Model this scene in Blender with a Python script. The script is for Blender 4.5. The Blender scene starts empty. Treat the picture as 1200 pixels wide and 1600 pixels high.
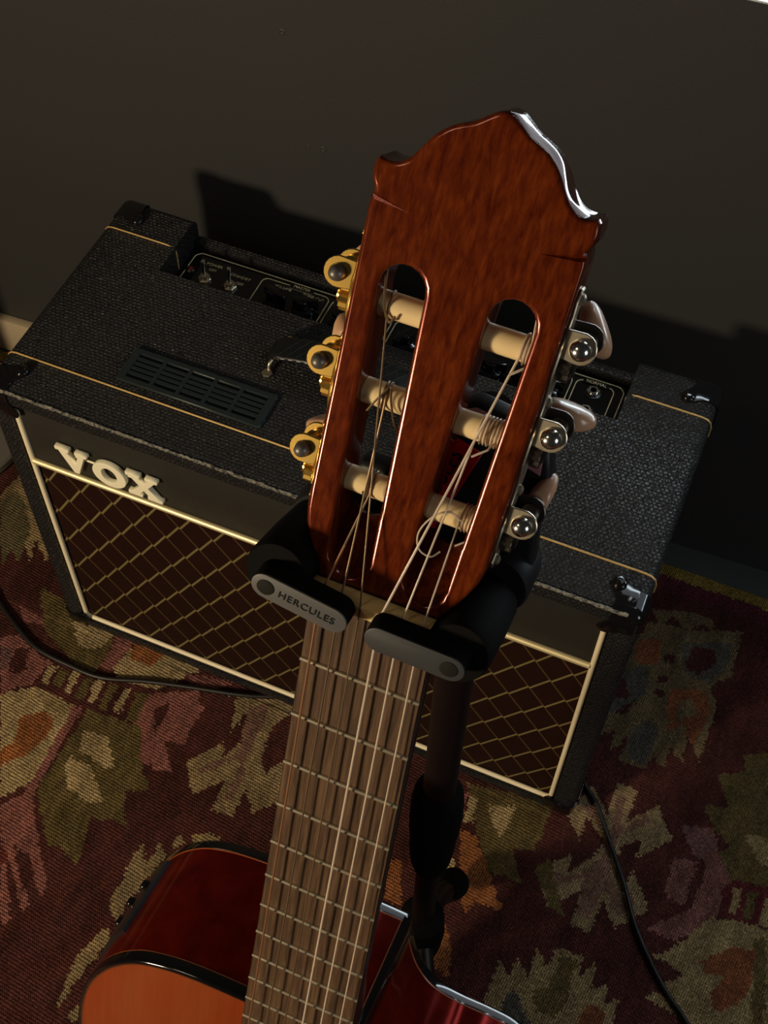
import bpy, bmesh, math, random
import numpy as np
from mathutils import Matrix, Vector
sc = bpy.context.scene
COL = sc.collection
PI = math.pi

# ------------------------------------------------------------------ camera
CAM_POS = Vector((0.599329, -0.544942, 1.303732))
CAM_R = Matrix(((0.92190602, 0.38707717, 0.01614203), (0.32832882, -0.75850992, -0.56290575), (-0.20564407, 0.52424609, -0.82636345)))
cd = bpy.data.cameras.new('camera'); cam = bpy.data.objects.new('camera', cd); COL.objects.link(cam)
cd.sensor_fit = 'VERTICAL'; cd.sensor_height = 36.0; cd.sensor_width = 27.0
cd.lens = 2018.98 / 1600 * 36.0; cd.clip_start = 0.01; cd.clip_end = 50
m = Matrix((CAM_R[0], -CAM_R[1], -CAM_R[2])).transposed().to_4x4(); m.translation = CAM_POS
cam.matrix_world = m
sc.camera = cam
# ------------------------------------------------------------------ world, lights, exposure
w = bpy.data.worlds.new('room_air'); sc.world = w; w.use_nodes = True
w.node_tree.nodes['Background'].inputs[0].default_value = (0.9, 0.95, 1.0, 1)
w.node_tree.nodes['Background'].inputs[1].default_value = 0.014
def lamp(name, kind, loc, energy, color, size=0.1, target=None, sy=None):
    l = bpy.data.lights.new(name, kind); l.energy = energy; l.color = color
    if kind == 'AREA':
        l.size = size
        if sy: l.shape = 'RECTANGLE'; l.size_y = sy
    else: l.shadow_soft_size = size
    o = bpy.data.objects.new(name, l); COL.objects.link(o); o.location = loc
    if target: o.rotation_euler = (Vector(target) - Vector(loc)).to_track_quat('-Z', 'Y').to_euler()
    return o
lamp('warm_room_lamp', 'POINT', (-0.27, -1.25, 0.97), 60.0, (1.0, 0.79, 0.52), 0.09)
lamp('side_fill_light', 'AREA', (2.3, -0.75, 1.25), 7.0, (0.95, 0.95, 0.93), 0.7, (0.7, -0.1, 0.1), 0.9)  # unseen fill, added to brighten the dark rug on the right
lamp('overhead_fill_light', 'AREA', (-0.5, -1.3, 2.3), 2.6, (1.0, 0.80, 0.55), 0.35, (0.45, -0.2, 0.6))  # unseen soft fill, added to lift the nut and the shadows
WIN_E = 9.0
sc.view_settings.view_transform = 'Standard'; sc.view_settings.look = 'None'
sc.view_settings.exposure = 0.0; sc.view_settings.gamma = 1.0; sc.view_settings.use_curve_mapping = False

# ------------------------------------------------------------------ helpers
def obj(name, me, mat=None, parent=None, label=None):
    if isinstance(me, bmesh.types.BMesh):
        b = me; me = bpy.data.meshes.new(name); b.normal_update(); b.to_mesh(me); b.free()
    o = bpy.data.objects.new(name, me); COL.objects.link(o)
    if mat and not me.materials: me.materials.append(mat)
    if parent: o.parent = parent
    if label: o['label'] = label
    return o
def tag(o, label, cat, group=None):
    o['label'] = label; o['category'] = cat
    if group: o['group'] = group
    return o
def struct(o): o['kind'] = 'structure'; return o
def empty(name, label, cat, mat=None, loc=(0, 0, 0)):
    o = bpy.data.objects.new(name, None); COL.objects.link(o); o.empty_display_size = 0.05
    if mat: o.matrix_world = mat
    else: o.location = loc
    return tag(o, label, cat)
def smooth(b, ang=38):
    c = math.radians(ang)
    for f in b.faces: f.smooth = True
    for e in b.edges:
        e.smooth = len(e.link_faces) == 2 and e.calc_face_angle(0) < c
    return b
def bevel(b, r, seg=2, ang=30):
    es = [e for e in b.edges if len(e.link_faces) == 2 and e.calc_face_angle(0) > math.radians(ang)]
    bmesh.ops.bevel(b, geom=es, offset=r, segments=seg, profile=0.5, affect='EDGES', clamp_overlap=True)
    return b
def boxm(x0, x1, y0, y1, z0, z1, r=0, seg=2, M=None, b=None):
    n = bmesh.new(); bmesh.ops.create_cube(n, size=1)
    for v in n.verts: v.co = Vector(((x0 + x1) / 2 + v.co.x * (x1 - x0), (y0 + y1) / 2 + v.co.y * (y1 - y0), (z0 + z1) / 2 + v.co.z * (z1 - z0)))
    if r: bevel(n, r, seg)
    smooth(n)
    if M: n.transform(M)
    return merge(b, n)
def merge(b, n):
    if b is None: return n
    t = bpy.data.meshes.new('t'); n.to_mesh(t); n.free(); b.from_mesh(t); bpy.data.meshes.remove(t)
    return b
def prism(pts, z0, z1, r=0, seg=2, M=None, b=None, ang=30, rtop_only=False, sm=38):
    n = bmesh.new()
    vs = [n.verts.new((p[0], p[1], z0)) for p in pts]; f = n.faces.new(vs)
    ex = bmesh.ops.extrude_face_region(n, geom=[f])
    for v in ex['geom']:
        if isinstance(v, bmesh.types.BMVert): v.co.z = z1
    bmesh.ops.recalc_face_normals(n, faces=n.faces)
    if r:
        es = [e for e in n.edges if abs(e.verts[0].co.z - e.verts[1].co.z) < 1e-9 and (not rtop_only or abs(e.verts[0].co.z - z1) < 1e-9)]
        bmesh.ops.bevel(n, geom=es, offset=r, segments=seg, profile=0.5, affect='EDGES', clamp_overlap=True)
    smooth(n, sm)
    if M: n.transform(M)
    return merge(b, n)
def lathe(prof, n=24, M=None, b=None, sm=38):
    g = bmesh.new(); rings = []
    for r, z in prof:
        if r < 1e-7: rings.append([g.verts.new((0, 0, z))])
        else: rings.append([g.verts.new((r * math.cos(2 * PI * i / n), r * math.sin(2 * PI * i / n), z)) for i in range(n)])
    for a, c in zip(rings, rings[1:]):
        for i in range(n):
            j = (i + 1) % n
            if len(a) == 1 and len(c) == 1: continue
            if len(a) == 1: g.faces.new((a[0], c[i], c[j]))
            elif len(c) == 1: g.faces.new((a[i], a[j], c[0]))
            else: g.faces.new((a[i], a[j], c[j], c[i]))
    for rg in (rings[0], rings[-1]):
        if len(rg) > 1: g.faces.new(rg)
    bmesh.ops.recalc_face_normals(g, faces=g.faces); smooth(g, sm)
    if M: g.transform(M)
    return merge(b, g)
def tube(pts, r, n=8, b=None, closed=False, M=None, caps=True):
    g = bmesh.new(); P = [Vector(p) for p in pts]; N = len(P); rings = []; up = None
    rr = r if isinstance(r, (list, tuple)) else [r] * N
    for i, p in enumerate(P):
        if closed: t = P[(i + 1) % N] - P[i - 1]
        else: t = P[min(i + 1, N - 1)] - P[max(i - 1, 0)]
        t.normalize()
        if up is None:
            up = Vector((0, 0, 1)) if abs(t.z) < 0.9 else Vector((1, 0, 0))
        u = up - t * up.dot(t)
        if u.length < 1e-6: u = t.orthogonal()
        u.normalize(); up = u; v = t.cross(u)
        rings.append([g.verts.new(p + (u * math.cos(2 * PI * k / n) + v * math.sin(2 * PI * k / n)) * rr[i]) for k in range(n)])
    rng = range(N) if closed else range(N - 1)
    for i in rng:
        a, c = rings[i], rings[(i + 1) % N]
        for k in range(n): g.faces.new((a[k], a[(k + 1) % n], c[(k + 1) % n], c[k]))
    if not closed and caps: g.faces.new(rings[0]); g.faces.new(rings[-1])
    bmesh.ops.recalc_face_normals(g, faces=g.faces); smooth(g, 50)
    if M: g.transform(M)
    return merge(b, g)
def loft(secs, closed_sec=True, caps=True, sm=50, M=None, b=None):
    g = bmesh.new(); rings = [[g.verts.new(p) for p in s] for s in secs]
    n = len(rings[0])
    for a, c in zip(rings, rings[1:]):
        for k in range(n if closed_sec else n - 1): g.faces.new((a[k], a[(k + 1) % n], c[(k + 1) % n], c[k]))
    if caps: g.faces.new(rings[0]); g.faces.new(rings[-1])
    bmesh.ops.recalc_face_normals(g, faces=g.faces); smooth(g, sm)
    if M: g.transform(M)
    return merge(b, g)
def spline(pts, k=6, closed=False):
    P = [np.array(p, float) for p in pts]; N = len(P); out = []
    segs = range(N) if closed else range(N - 1)
    for i in segs:
        p1, p2 = P[i], P[(i + 1) % N]
        p0 = P[i - 1] if (closed or i > 0) else 2 * p1 - p2
        p3 = P[(i + 2) % N] if (closed or i + 2 < N) else 2 * p2 - p1
        for j in range(k):
            t = j / k
            out.append(0.5 * ((2 * p1) + (-p0 + p2) * t + (2 * p0 - 5 * p1 + 4 * p2 - p3) * t * t + (-p0 + 3 * p1 - 3 * p2 + p3) * t ** 3))
    if not closed: out.append(P[-1])
    return [tuple(p) for p in out]
def rrect(x0, x1, y0, y1, r, k=5):
    o = []
    for cx, cy, a in ((x1 - r, y1 - r, 0), (x0 + r, y1 - r, 90), (x0 + r, y0 + r, 180), (x1 - r, y0 + r, 270)):
        for j in range(k + 1):
            t = math.radians(a + 90 * j / k); o.append((cx + r * math.cos(t), cy + r * math.sin(t)))
    return o
def textmesh(s, size, ext=0.0003, M=None, space=1.0, bev=0):
    c = bpy.data.curves.new('t', 'FONT'); c.body = s; c.size = size; c.extrude = ext; c.align_x = 'CENTER'; c.align_y = 'CENTER'; c.space_character = space; c.bevel_depth = bev
    o = bpy.data.objects.new('t', c); COL.objects.link(o); dg = bpy.context.evaluated_depsgraph_get(); dg.update()
    me = bpy.data.meshes.new_from_object(o.evaluated_get(dg)); bpy.data.objects.remove(o); bpy.data.curves.remove(c)
    if M: me.transform(M)
    return me
def boolean(base, cutters, op='DIFFERENCE'):
    o = bpy.data.objects.new('b', base); COL.objects.link(o); cs = []
    for c in cutters:
        mc = bpy.data.meshes.new('c'); c.to_mesh(mc); c.free()
        oc = bpy.data.objects.new('c', mc); COL.objects.link(oc); cs.append(oc)
        md = o.modifiers.new('b', 'BOOLEAN'); md.operation = op; md.solver = 'EXACT'; md.object = oc
    dg = bpy.context.evaluated_depsgraph_get(); dg.update()
    me = bpy.data.meshes.new_from_object(o.evaluated_get(dg))
    bpy.data.objects.remove(o)
    for oc in cs: bpy.data.objects.remove(oc)
    return me
def tomesh(b):
    me = bpy.data.meshes.new('m'); b.to_mesh(me); b.free(); return me
def frommesh(me):
    b = bmesh.new(); b.from_mesh(me); bpy.data.meshes.remove(me); return b
def T(x, y, z): return Matrix.Translation((x, y, z))
def Rx(a): return Matrix.Rotation(math.radians(a), 4, 'X')
def Ry(a): return Matrix.Rotation(math.radians(a), 4, 'Y')
def Rz(a): return Matrix.Rotation(math.radians(a), 4, 'Z')

# ------------------------------------------------------------------ materials
def mat(name, col, rough=0.5, metal=0.0, coat=0.0, **k):
    m = bpy.data.materials.new(name); m.use_nodes = True
    p = m.node_tree.nodes['Principled BSDF']
    p.inputs['Base Color'].default_value = (*col, 1); p.inputs['Roughness'].default_value = rough
    p.inputs['Metallic'].default_value = metal; p.inputs['Coat Weight'].default_value = coat
    p.inputs['Coat Roughness'].default_value = k.get('coatr', 0.05)
    if 'tint' in k: p.inputs['Specular Tint'].default_value = (*k['tint'], 1)
    if 'spec' in k: p.inputs['Specular IOR Level'].default_value = k['spec']
    if 'trans' in k: p.inputs['Transmission Weight'].default_value = k['trans']
    if 'sss' in k:
        p.inputs['Subsurface Weight'].default_value = k['sss']; p.inputs['Subsurface Radius'].default_value = (0.004, 0.002, 0.001); p.inputs['Subsurface Scale'].default_value = 1
    if 'sheen' in k: p.inputs['Sheen Weight'].default_value = k['sheen']
    if 'emit' in k: p.inputs['Emission Color'].default_value = (*col, 1); p.inputs['Emission Strength'].default_value = k['emit']
    return m
class NT:
    def __init__(s, m): s.t = m.node_tree; s.p = s.t.nodes['Principled BSDF']; s.co = None
    def n(s, typ, **k):
        n = s.t.nodes.new('ShaderNode' + typ)
        for a, v in k.items(): setattr(n, a, v)
        return n
    def l(s, a, b): s.t.links.new(a, b)
    def coord(s, scale=(1, 1, 1), rot=(0, 0, 0)):
        tc = s.n('TexCoord'); mp = s.n('Mapping'); mp.inputs['Scale'].default_value = scale; mp.inputs['Rotation'].default_value = rot
        s.l(tc.outputs['Object'], mp.inputs['Vector']); return mp.outputs[0]
    def noise(s, vec, scale, detail=3, rough=0.5, dist=0):
        n = s.n('TexNoise'); n.inputs['Scale'].default_value = scale; n.inputs['Detail'].default_value = detail
        n.inputs['Roughness'].default_value = rough; n.inputs['Distortion'].default_value = dist
        s.l(vec, n.inputs['Vector']); return n.outputs['Fac']
    def ramp(s, fac, stops):
        r = s.n('ValToRGB'); e = r.color_ramp.elements
        while len(e) < len(stops): e.new(0.5)
        for i, (p, c) in enumerate(stops): e[i].position = p; e[i].color = (*c, 1) if len(c) == 3 else c
        s.l(fac, r.inputs[0]); return r.outputs[0]
    def math(s, op, a, b=None, clamp=False):
        n = s.n('Math', operation=op); n.use_clamp = clamp
        for i, x in enumerate((a, b)):
            if x is None: continue
            if isinstance(x, (int, float)): n.inputs[i].default_value = x
            else: s.l(x, n.inputs[i])
        return n.outputs[0]
    def mix(s, fac, a, b):
        n = s.n('Mix', data_type='RGBA')
        for i, x in ((0, fac), (6, a), (7, b)):
            if isinstance(x, (int, float)): n.inputs[i].default_value = x
            elif isinstance(x, tuple): n.inputs[i].default_value = (*x, 1)
            else: s.l(x, n.inputs[i])
        return n.outputs[2]
    def bump(s, h, strength=0.5, dist=0.001):
        b = s.n('Bump'); b.inputs['Strength'].default_value = strength; b.inputs['Distance'].default_value = dist
        s.l(h, b.inputs['Height']); s.l(b.outputs[0], s.p.inputs['Normal']); return b
    def col(s, x): s.l(x, s.p.inputs['Base Color'])
    def rough(s, x): s.l(x, s.p.inputs['Roughness'])

M = {}
# wall paint
M['wall'] = mat('charcoal_wall_paint', (0.06, 0.056, 0.052), 0.62); t = NT(M['wall']); v = t.coord()
t.col(t.mix(t.noise(v, 5, 4), (0.028, 0.030, 0.030), (0.037, 0.034, 0.034))); t.bump(t.noise(v, 240, 3), 0.25, 0.0006)
M['floorgrey'] = mat('dull_grey_floor', (0.05, 0.055, 0.055), 0.6)
M['baseboard'] = mat('beige_baseboard_paint', (0.50, 0.41, 0.28), 0.55)
# tolex: woven looking vinyl
def tolex(name, base, hi, cell, rough=0.48, strength=0.9):
    m = mat(name, base, rough, spec=0.4); t = NT(m); tc = t.n('TexCoord'); nz = t.n('TexNoise'); nz.inputs['Scale'].default_value = 130; nz.inputs['Detail'].default_value = 2
    t.l(tc.outputs['Object'], nz.inputs['Vector'])
    sub = t.n('VectorMath', operation='SUBTRACT'); t.l(nz.outputs['Color'], sub.inputs[0]); sub.inputs[1].default_value = (.5, .5, .5)
    scl = t.n('VectorMath', operation='SCALE'); t.l(sub.outputs[0], scl.inputs[0]); scl.inputs['Scale'].default_value = cell * 0.5
    add = t.n('VectorMath', operation='ADD'); t.l(tc.outputs['Object'], add.inputs[0]); t.l(scl.outputs[0], add.inputs[1])
    sp = t.n('SeparateXYZ'); t.l(add.outputs[0], sp.inputs[0])
    cb = t.n('CombineXYZ'); yz = t.math('ADD', sp.outputs[1], sp.outputs[2]); t.l(sp.outputs[0], cb.inputs[0]); t.l(yz, cb.inputs[1])
    br = t.n('TexBrick'); t.l(cb.outputs[0], br.inputs['Vector']); br.inputs['Scale'].default_value = 1.0
    br.inputs['Brick Width'].default_value = cell; br.inputs['Row Height'].default_value = cell * 0.78; br.inputs['Mortar Size'].default_value = cell * 0.17; br.inputs['Mortar Smooth'].default_value = 0.9
    br.offset = 0.5
    vo = t.n('TexVoronoi', feature='DISTANCE_TO_EDGE'); vo.inputs['Scale'].default_value = 0.9 / cell; t.l(add.outputs[0], vo.inputs['Vector'])
    cells = t.math('MULTIPLY', t.math('SUBTRACT', 1.0, br.outputs['Fac']), t.math('MINIMUM', t.math('MULTIPLY', vo.outputs['Distance'], 14.0), 1.0))
    fine = t.noise(tc.outputs['Object'], 900, 2)
    t.bump(t.math('ADD', cells, t.math('MULTIPLY', fine, 0.15)), strength, 0.0011)
    big = t.noise(tc.outputs['Object'], 9, 3)
    t.col(t.mix(t.math('MULTIPLY', cells, t.math('ADD', big, 0.25), True), base, hi))  # light on the cell tops and shade in the grooves put into colour
    t.rough(t.math('SUBTRACT', rough + 0.2, t.math('MULTIPLY', cells, 0.25)))
    return m
M['tolex'] = tolex('black_basketweave_vinyl', (0.0022, 0.0022, 0.0026), (0.036, 0.036, 0.038), 0.0044, 0.40, 1.0)
M['vinyl'] = tolex('black_fine_grain_vinyl', (0.012, 0.011, 0.009), (0.028, 0.025, 0.019), 0.0016, 0.6, 0.35)
M['black'] = mat('black_plastic', (0.010, 0.011, 0.012), 0.32)
M['blackgloss'] = mat('glossy_black_plastic', (0.006, 0.006, 0.007), 0.12, coat=0.3)
M['matteblack'] = mat('matte_black_rubber', (0.0035, 0.003, 0.003), 0.8, spec=0.08); t = NT(M['matteblack']); t.bump(t.noise(t.coord(), 400, 3), 0.2, 0.0003)
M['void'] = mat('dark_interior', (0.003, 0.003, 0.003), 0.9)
M['ventgrey'] = mat('dark_grey_green_vent_plastic', (0.018, 0.026, 0.027), 0.4)
M['cream'] = mat('cream_piping', (0.95, 0.84, 0.58), 0.42, spec=0.5); t = NT(M['cream']); t.bump(t.noise(t.coord(), 300, 2), 0.1, 0.0004)
M['goldbar'] = mat('brushed_gold_bar', (1.0, 0.86, 0.50), 0.45, 0.65)
M['goldletter'] = mat('polished_gold_letter', (1.0, 0.95, 0.70), 0.45, 0.0)
M['goldpipe'] = mat('gold_piping', (0.55, 0.36, 0.13), 0.42, 0.2)
M['goldprint'] = mat('pale_gold_print', (0.85, 0.74, 0.42), 0.5)
M['chrome'] = mat('chrome', (0.80, 0.77, 0.70), 0.18, 1.0)
M['nickel'] = mat('aged_nickel', (0.62, 0.55, 0.42), 0.33, 0.95)
M['dullmetal'] = mat('dark_oiled_steel', (0.10, 0.085, 0.07), 0.35, 0.9)
M['brass'] = mat('polished_brass_gold', (0.95, 0.62, 0.16), 0.24, 1.0)
M['greydome'] = mat('grey_screw_head', (0.13, 0.12, 0.11), 0.4, 0.5)
M['led'] = mat('dull_red_indicator_lens', (0.20, 0.02, 0.01), 0.2)
M['fray'] = mat('frayed_vinyl_edge', (0.2, 0.19, 0.16), 0.6); t = NT(M['fray']); v = t.coord((1, 1, 1))
t.col(t.ramp(t.noise(v, 260, 4, 0.7), [(0.40, (0.03, 0.03, 0.028)), (0.58, (0.27, 0.25, 0.20))])); t.bump(t.noise(v, 700, 3), 0.8, 0.0012)
# grille cloth
m_ = M['grille'] = mat('brown_diamond_grille_cloth', (0.05, 0.012, 0.008), 0.8, spec=0.15); t = NT(m_); tc = t.n('TexCoord'); sp = t.n('SeparateXYZ'); t.l(tc.outputs['Object'], sp.inputs[0])
PX, PZ = 0.0355, 0.0520
X0, Z0 = 0.0515, 0.3110
def gline(sign, width, wob):
    ax = t.math('DIVIDE', t.math('SUBTRACT', sp.outputs[0], X0), PX); az = t.math('DIVIDE', t.math('SUBTRACT', sp.outputs[2], Z0), PZ)
    u = t.math('ADD' if sign > 0 else 'SUBTRACT', ax, az)
    if wob:
        other = t.math('SUBTRACT' if sign > 0 else 'ADD', ax, az)
        saw = t.math('SUBTRACT', t.math('FRACT', t.math('ADD', other, 100.0)), 0.5); u = t.math('ADD', u, t.math('MULTIPLY', saw, wob))
    f = t.math('ABSOLUTE', t.math('SUBTRACT', t.math('FRACT', t.math('ADD', u, 100.5)), 0.5))
    return t.math('SUBTRACT', 1.0, t.math('SMOOTH_MIN', t.math('DIVIDE', f, width), 1.0), True)
A_ = gline(-1, 0.044, 0.07); B_ = gline(1, 0.036, 0.0)
v = t.coord(); nz = t.noise(v, 900, 2)
Af = t.math('MULTIPLY', A_, 2.5, True); Bf = t.math('MULTIPLY', B_, 2.0, True)
base = t.mix(t.noise(v, 45, 3), (0.013, 0.0032, 0.0014), (0.020, 0.0050, 0.0022))
c1 = t.mix(t.math('MULTIPLY', Bf, 0.5), base, (0.16, 0.10, 0.035)); c2 = t.mix(t.math('MULTIPLY', Af, 0.85), c1, t.mix(nz, (0.15, 0.13, 0.05), (0.32, 0.25, 0.10)))
t.col(c2); wv = t.n('TexWave'); wv.inputs['Scale'].default_value = 500; t.l(v, wv.inputs['Vector']); t.bump(t.math('ADD', t.math('MULTIPLY', wv.outputs['Fac'], 0.4), t.math('MULTIPLY', Af, 0.9)), 0.4, 0.0006)
# woods
def wood(name, c1, c2, c3, sc_, rough=0.32, coat=0.6, axis='Y', coatr=0.1):
    m = mat(name, c1, rough, coat=coat, coatr=coatr); t = NT(m)
    s = {'Y': (sc_, sc_ * 0.035, sc_), 'X': (sc_ * 0.05, sc_, sc_)}[axis]
    v = t.coord(s); n1 = t.noise(v, 1.0, 5, 0.6, 0.3); n2 = t.noise(t.coord((6, 3, 6)), 4.0, 3)
    c = t.ramp(n1, [(0.32, c1), (0.52, c2), (0.72, c3)])
    t.col(t.mix(t.math('MULTIPLY', n2, 0.35), c, c1)); t.bump(n1, 0.04, 0.0004)
    return m
M['headwood'] = wood('red_brown_lacquered_mahogany', (0.050, 0.0062, 0.0014), (0.105, 0.0165, 0.0026), (0.165, 0.031, 0.0046), 420, 0.20, 0.45, coatr=0.14)
M['headwood'].node_tree.nodes['Principled BSDF'].inputs['Specular Tint'].default_value = (1.0, 0.22, 0.18, 1)
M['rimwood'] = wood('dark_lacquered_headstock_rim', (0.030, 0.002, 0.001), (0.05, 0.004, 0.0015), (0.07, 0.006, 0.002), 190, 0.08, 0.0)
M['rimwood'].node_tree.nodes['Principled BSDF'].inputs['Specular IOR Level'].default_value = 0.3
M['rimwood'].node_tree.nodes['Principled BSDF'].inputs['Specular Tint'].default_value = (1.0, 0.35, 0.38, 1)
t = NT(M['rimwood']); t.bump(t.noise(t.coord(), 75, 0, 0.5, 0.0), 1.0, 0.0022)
M['neckwood'] = wood('dark_mahogany_neck', (0.018, 0.006, 0.004), (0.04, 0.012, 0.006), (0.06, 0.018, 0.008), 150, 0.3)
M['sidewood'] = wood('deep_red_lacquered_side', (0.040, 0.002, 0.0008), (0.065, 0.0035, 0.0012), (0.095, 0.006, 0.0018), 60, 0.13, 0.0)
M['sidewood'].node_tree.nodes['Principled BSDF'].inputs['Specular Tint'].default_value = (1.0, 0.05, 0.04, 1)
M['topwood'] = wood('orange_lacquered_soundboard', (0.215, 0.034, 0.0055), (0.24, 0.040, 0.007), (0.265, 0.046, 0.009), 260, 0.24, 0.7)
M['binding'] = mat('black_binding', (0.003, 0.003, 0.0035), 0.12, coat=0.6, coatr=0.03)
M['purfling'] = mat('orange_purfling_line', (0.32, 0.075, 0.02), 0.3, coat=0.5)
M['rosewood'] = mat('worn_rosewood', (0.09, 0.05, 0.028), 0.55); t = NT(M['rosewood'])
g1 = t.noise(t.coord((420, 22, 420)), 1, 5, 0.65, 0.4); g2 = t.noise(t.coord((60, 30, 60)), 1, 3)
c = t.ramp(g1, [(0.30, (0.015, 0.007, 0.0035)), (0.48, (0.066, 0.034, 0.016)), (0.68, (0.14, 0.078, 0.037))])
t.col(t.mix(t.math('MULTIPLY', g2, 0.5), c, (0.066, 0.036, 0.018))); t.bump(g1, 0.35, 0.0004)
M['ebonyedge'] = mat('black_fretboard_edge', (0.012, 0.008, 0.007), 0.35)
M['fretmetal'] = mat('nickel_silver_fret', (0.78, 0.70, 0.52), 0.30, 0.9)
M['ivory'] = mat('aged_ivory_nut', (0.90, 0.70, 0.32), 0.38, sss=0.3)
M['roller'] = mat('cream_plastic_roller', (0.85, 0.66, 0.36), 0.28, coat=0.3, sss=0.15)
M['pearl'] = mat('pinkish_pearloid_plastic', (0.60, 0.36, 0.22), 0.30, coat=0.35, sss=0.2)
M['nylon'] = mat('clear_nylon_string', (0.80, 0.66, 0.52), 0.25, spec=0.6, trans=0.35)
M['wound'] = mat('bronze_wound_string', (0.55, 0.28, 0.14), 0.38, 0.8)
M['oldwound'] = mat('tarnished_wound_string', (0.22, 0.15, 0.085), 0.42, 0.7)
M['capgrey'] = mat('grey_cap_plastic', (0.085, 0.085, 0.083), 0.5)
M['capshade'] = mat('shaded_grey_cap_plastic', (0.035, 0.038, 0.041), 0.45)  # same cap grey, darkened for the shaded right pad
M['bolt'] = mat('olive_black_rubber_plug', (0.010, 0.010, 0.008), 0.7, spec=0.15)
M['standtube'] = mat('black_painted_steel', (0.007, 0.004, 0.004), 0.45, spec=0.25)
M['housing'] = mat('dark_slate_plastic', (0.012, 0.012, 0.014), 0.42, spec=0.25)
M['redlabel'] = mat('red_label', (0.42, 0.004, 0.012), 0.35)
M['cable'] = mat('black_rubber_cable', (0.010, 0.009, 0.008), 0.45)
M['basegrey'] = mat('grey_painted_iron', (0.15, 0.14, 0.125), 0.5)
M['inwood'] = mat('wood_dark_ramp', (0.05, 0.012, 0.006), 0.3, coat=0.5)
# rug
M['rug'] = mat('woven_kilim_wool', (0.1, 0.03, 0.03), 0.95, spec=0.15); t = NT(M['rug'])
at = t.n('Attribute'); at.attribute_name = 'weave_colour'
v = t.coord((1, 1, 1), (0, 0, 0.12)); n1 = t.noise(v, 420, 3, 0.7); n2 = t.noise(t.coord((1, .35, 1)), 60, 3)
wv = t.n('TexWave'); wv.inputs['Scale'].default_value = 130; wv.inputs['Distortion'].default_value = 1.5; wv.inputs['Detail'].default_value = 2; t.l(v, wv.inputs['Vector'])
wv2 = t.n('TexWave', bands_direction='Y'); wv2.inputs['Scale'].default_value = 95; wv2.inputs['Distortion'].default_value = 2; t.l(v, wv2.inputs['Vector'])
hh = t.math('MULTIPLY', wv.outputs['Fac'], wv2.outputs['Fac'])
hs = t.math('ADD', hh, t.math('MULTIPLY', n1, 0.9))
mul = t.n('Mix', data_type='RGBA', blend_type='MULTIPLY'); mul.inputs[0].default_value = 1
t.l(at.outputs['Color'], mul.inputs[6]); t.l(t.ramp(t.math('ADD', t.math('MULTIPLY', n1, 0.6), t.math('MULTIPLY', n2, 0.5)), [(0.30, (0.28, 0.27, 0.27)), (0.75, (1.7, 1.7, 1.65))]), mul.inputs[7])
t.col(mul.outputs[2]); t.bump(hs, 0.9, 0.0022)

# ------------------------------------------------------------------ room
FZ = -0.018
WA = math.atan(0.048)                                     # the wall is turned slightly from the amplifier
WALLM = T(0, 0.362, 0) @ Matrix.Rotation(WA, 4, 'Z')
b = boxm(-2.2, 2.6, -2.6, 1.0, FZ - 0.05, FZ); struct(obj('floor', b, M['floorgrey']))
WX0, WX1, WZ0, WZ1 = 0.46, 1.30, 0.7058, 1.02              # low window in wall axes, and added glowing strips above it
SL = [(0.675, 0.705), (0.800, 0.835)]; SZ0, SZ1 = 1.06, 1.50
def hole_wall(holes, x0, x1, z0, z1):
    xs = sorted({x0, x1} | {h[0] for h in holes} | {h[1] for h in holes}); zs = sorted({z0, z1} | {h[2] for h in holes} | {h[3] for h in holes}); g = None
    for a, c in zip(xs, xs[1:]):
        run = None
        for d, e in zip(zs, zs[1:]):
            if any(h[0] <= a and c <= h[1] and h[2] <= d and e <= h[3] for h in holes): 
                if run is not None: g = boxm(a, c, 0, 0.12, run, d, b=g); run = None
            elif run is None: run = d
        if run is not None: g = boxm(a, c, 0, 0.12, run, zs[-1], b=g)
    return g
b = hole_wall([(WX0, WX1, WZ0, WZ1)] + [(a, c, SZ0, SZ1) for a, c in SL], -2.2, 2.6, FZ, 2.4)
# two small filled holes and a scratch pressed into the plaster
o = struct(obj('wall_back', b, M['wall'])); o.matrix_world = WALLM
for (x, z, r) in ((0.128, 0.5755, 0.0016), (0.165, 0.452, 0.0018), (0.150, 0.451, 0.0009)):
    q = obj('wall_dent', lathe([(0, 0.0), (r * 2.2, 0.0001), (r * 1.3, 0.0007), (r * 0.8, 0.0002), (0, -0.0)], 10, T(x, -0.0001, z) @ Rx(90)), M['wall'], o)
b = boxm(-2.2, 0.12, -0.013, 0.0, FZ + 0.0005, 0.043, 0.002)
o = struct(obj('baseboard_back', b, M['baseboard'])); o.matrix_world = WALLM
wn = bpy.data.objects.new('window_1', None); COL.objects.link(wn); wn.matrix_world = WALLM; wn['kind'] = 'structure'
b = None
fw = 0.0015
b = boxm(WX0, WX0 + fw, 0.001, 0.04, WZ0, WZ1); b = boxm(WX1 - fw, WX1, 0.001, 0.04, WZ0, WZ1, b=b); b = boxm(WX0 + fw, WX1 - fw, 0.001, 0.04, WZ0, WZ0 + fw, b=b); b = boxm(WX0 + fw, WX1 - fw, 0.001, 0.04, WZ1 - fw, WZ1, b=b)
M['winframe'] = mat('white_window_frame', (0.7, 0.72, 0.72), 0.4)
M['strip_glow'] = mat('reflection_strip_glow', (0.85, 0.93, 1.0), 0.2, emit=22.0)
M['daylight'] = mat('overcast_daylight_in_glass', (0.80, 0.93, 1.0), 0.2, emit=WIN_E)
obj('window_frame', b, M['winframe'], wn)
obj('pane', boxm(WX0 + fw, WX1 - fw, 0.006, 0.012, WZ0 + fw, WZ1 - fw), M['daylight'], wn)
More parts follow.
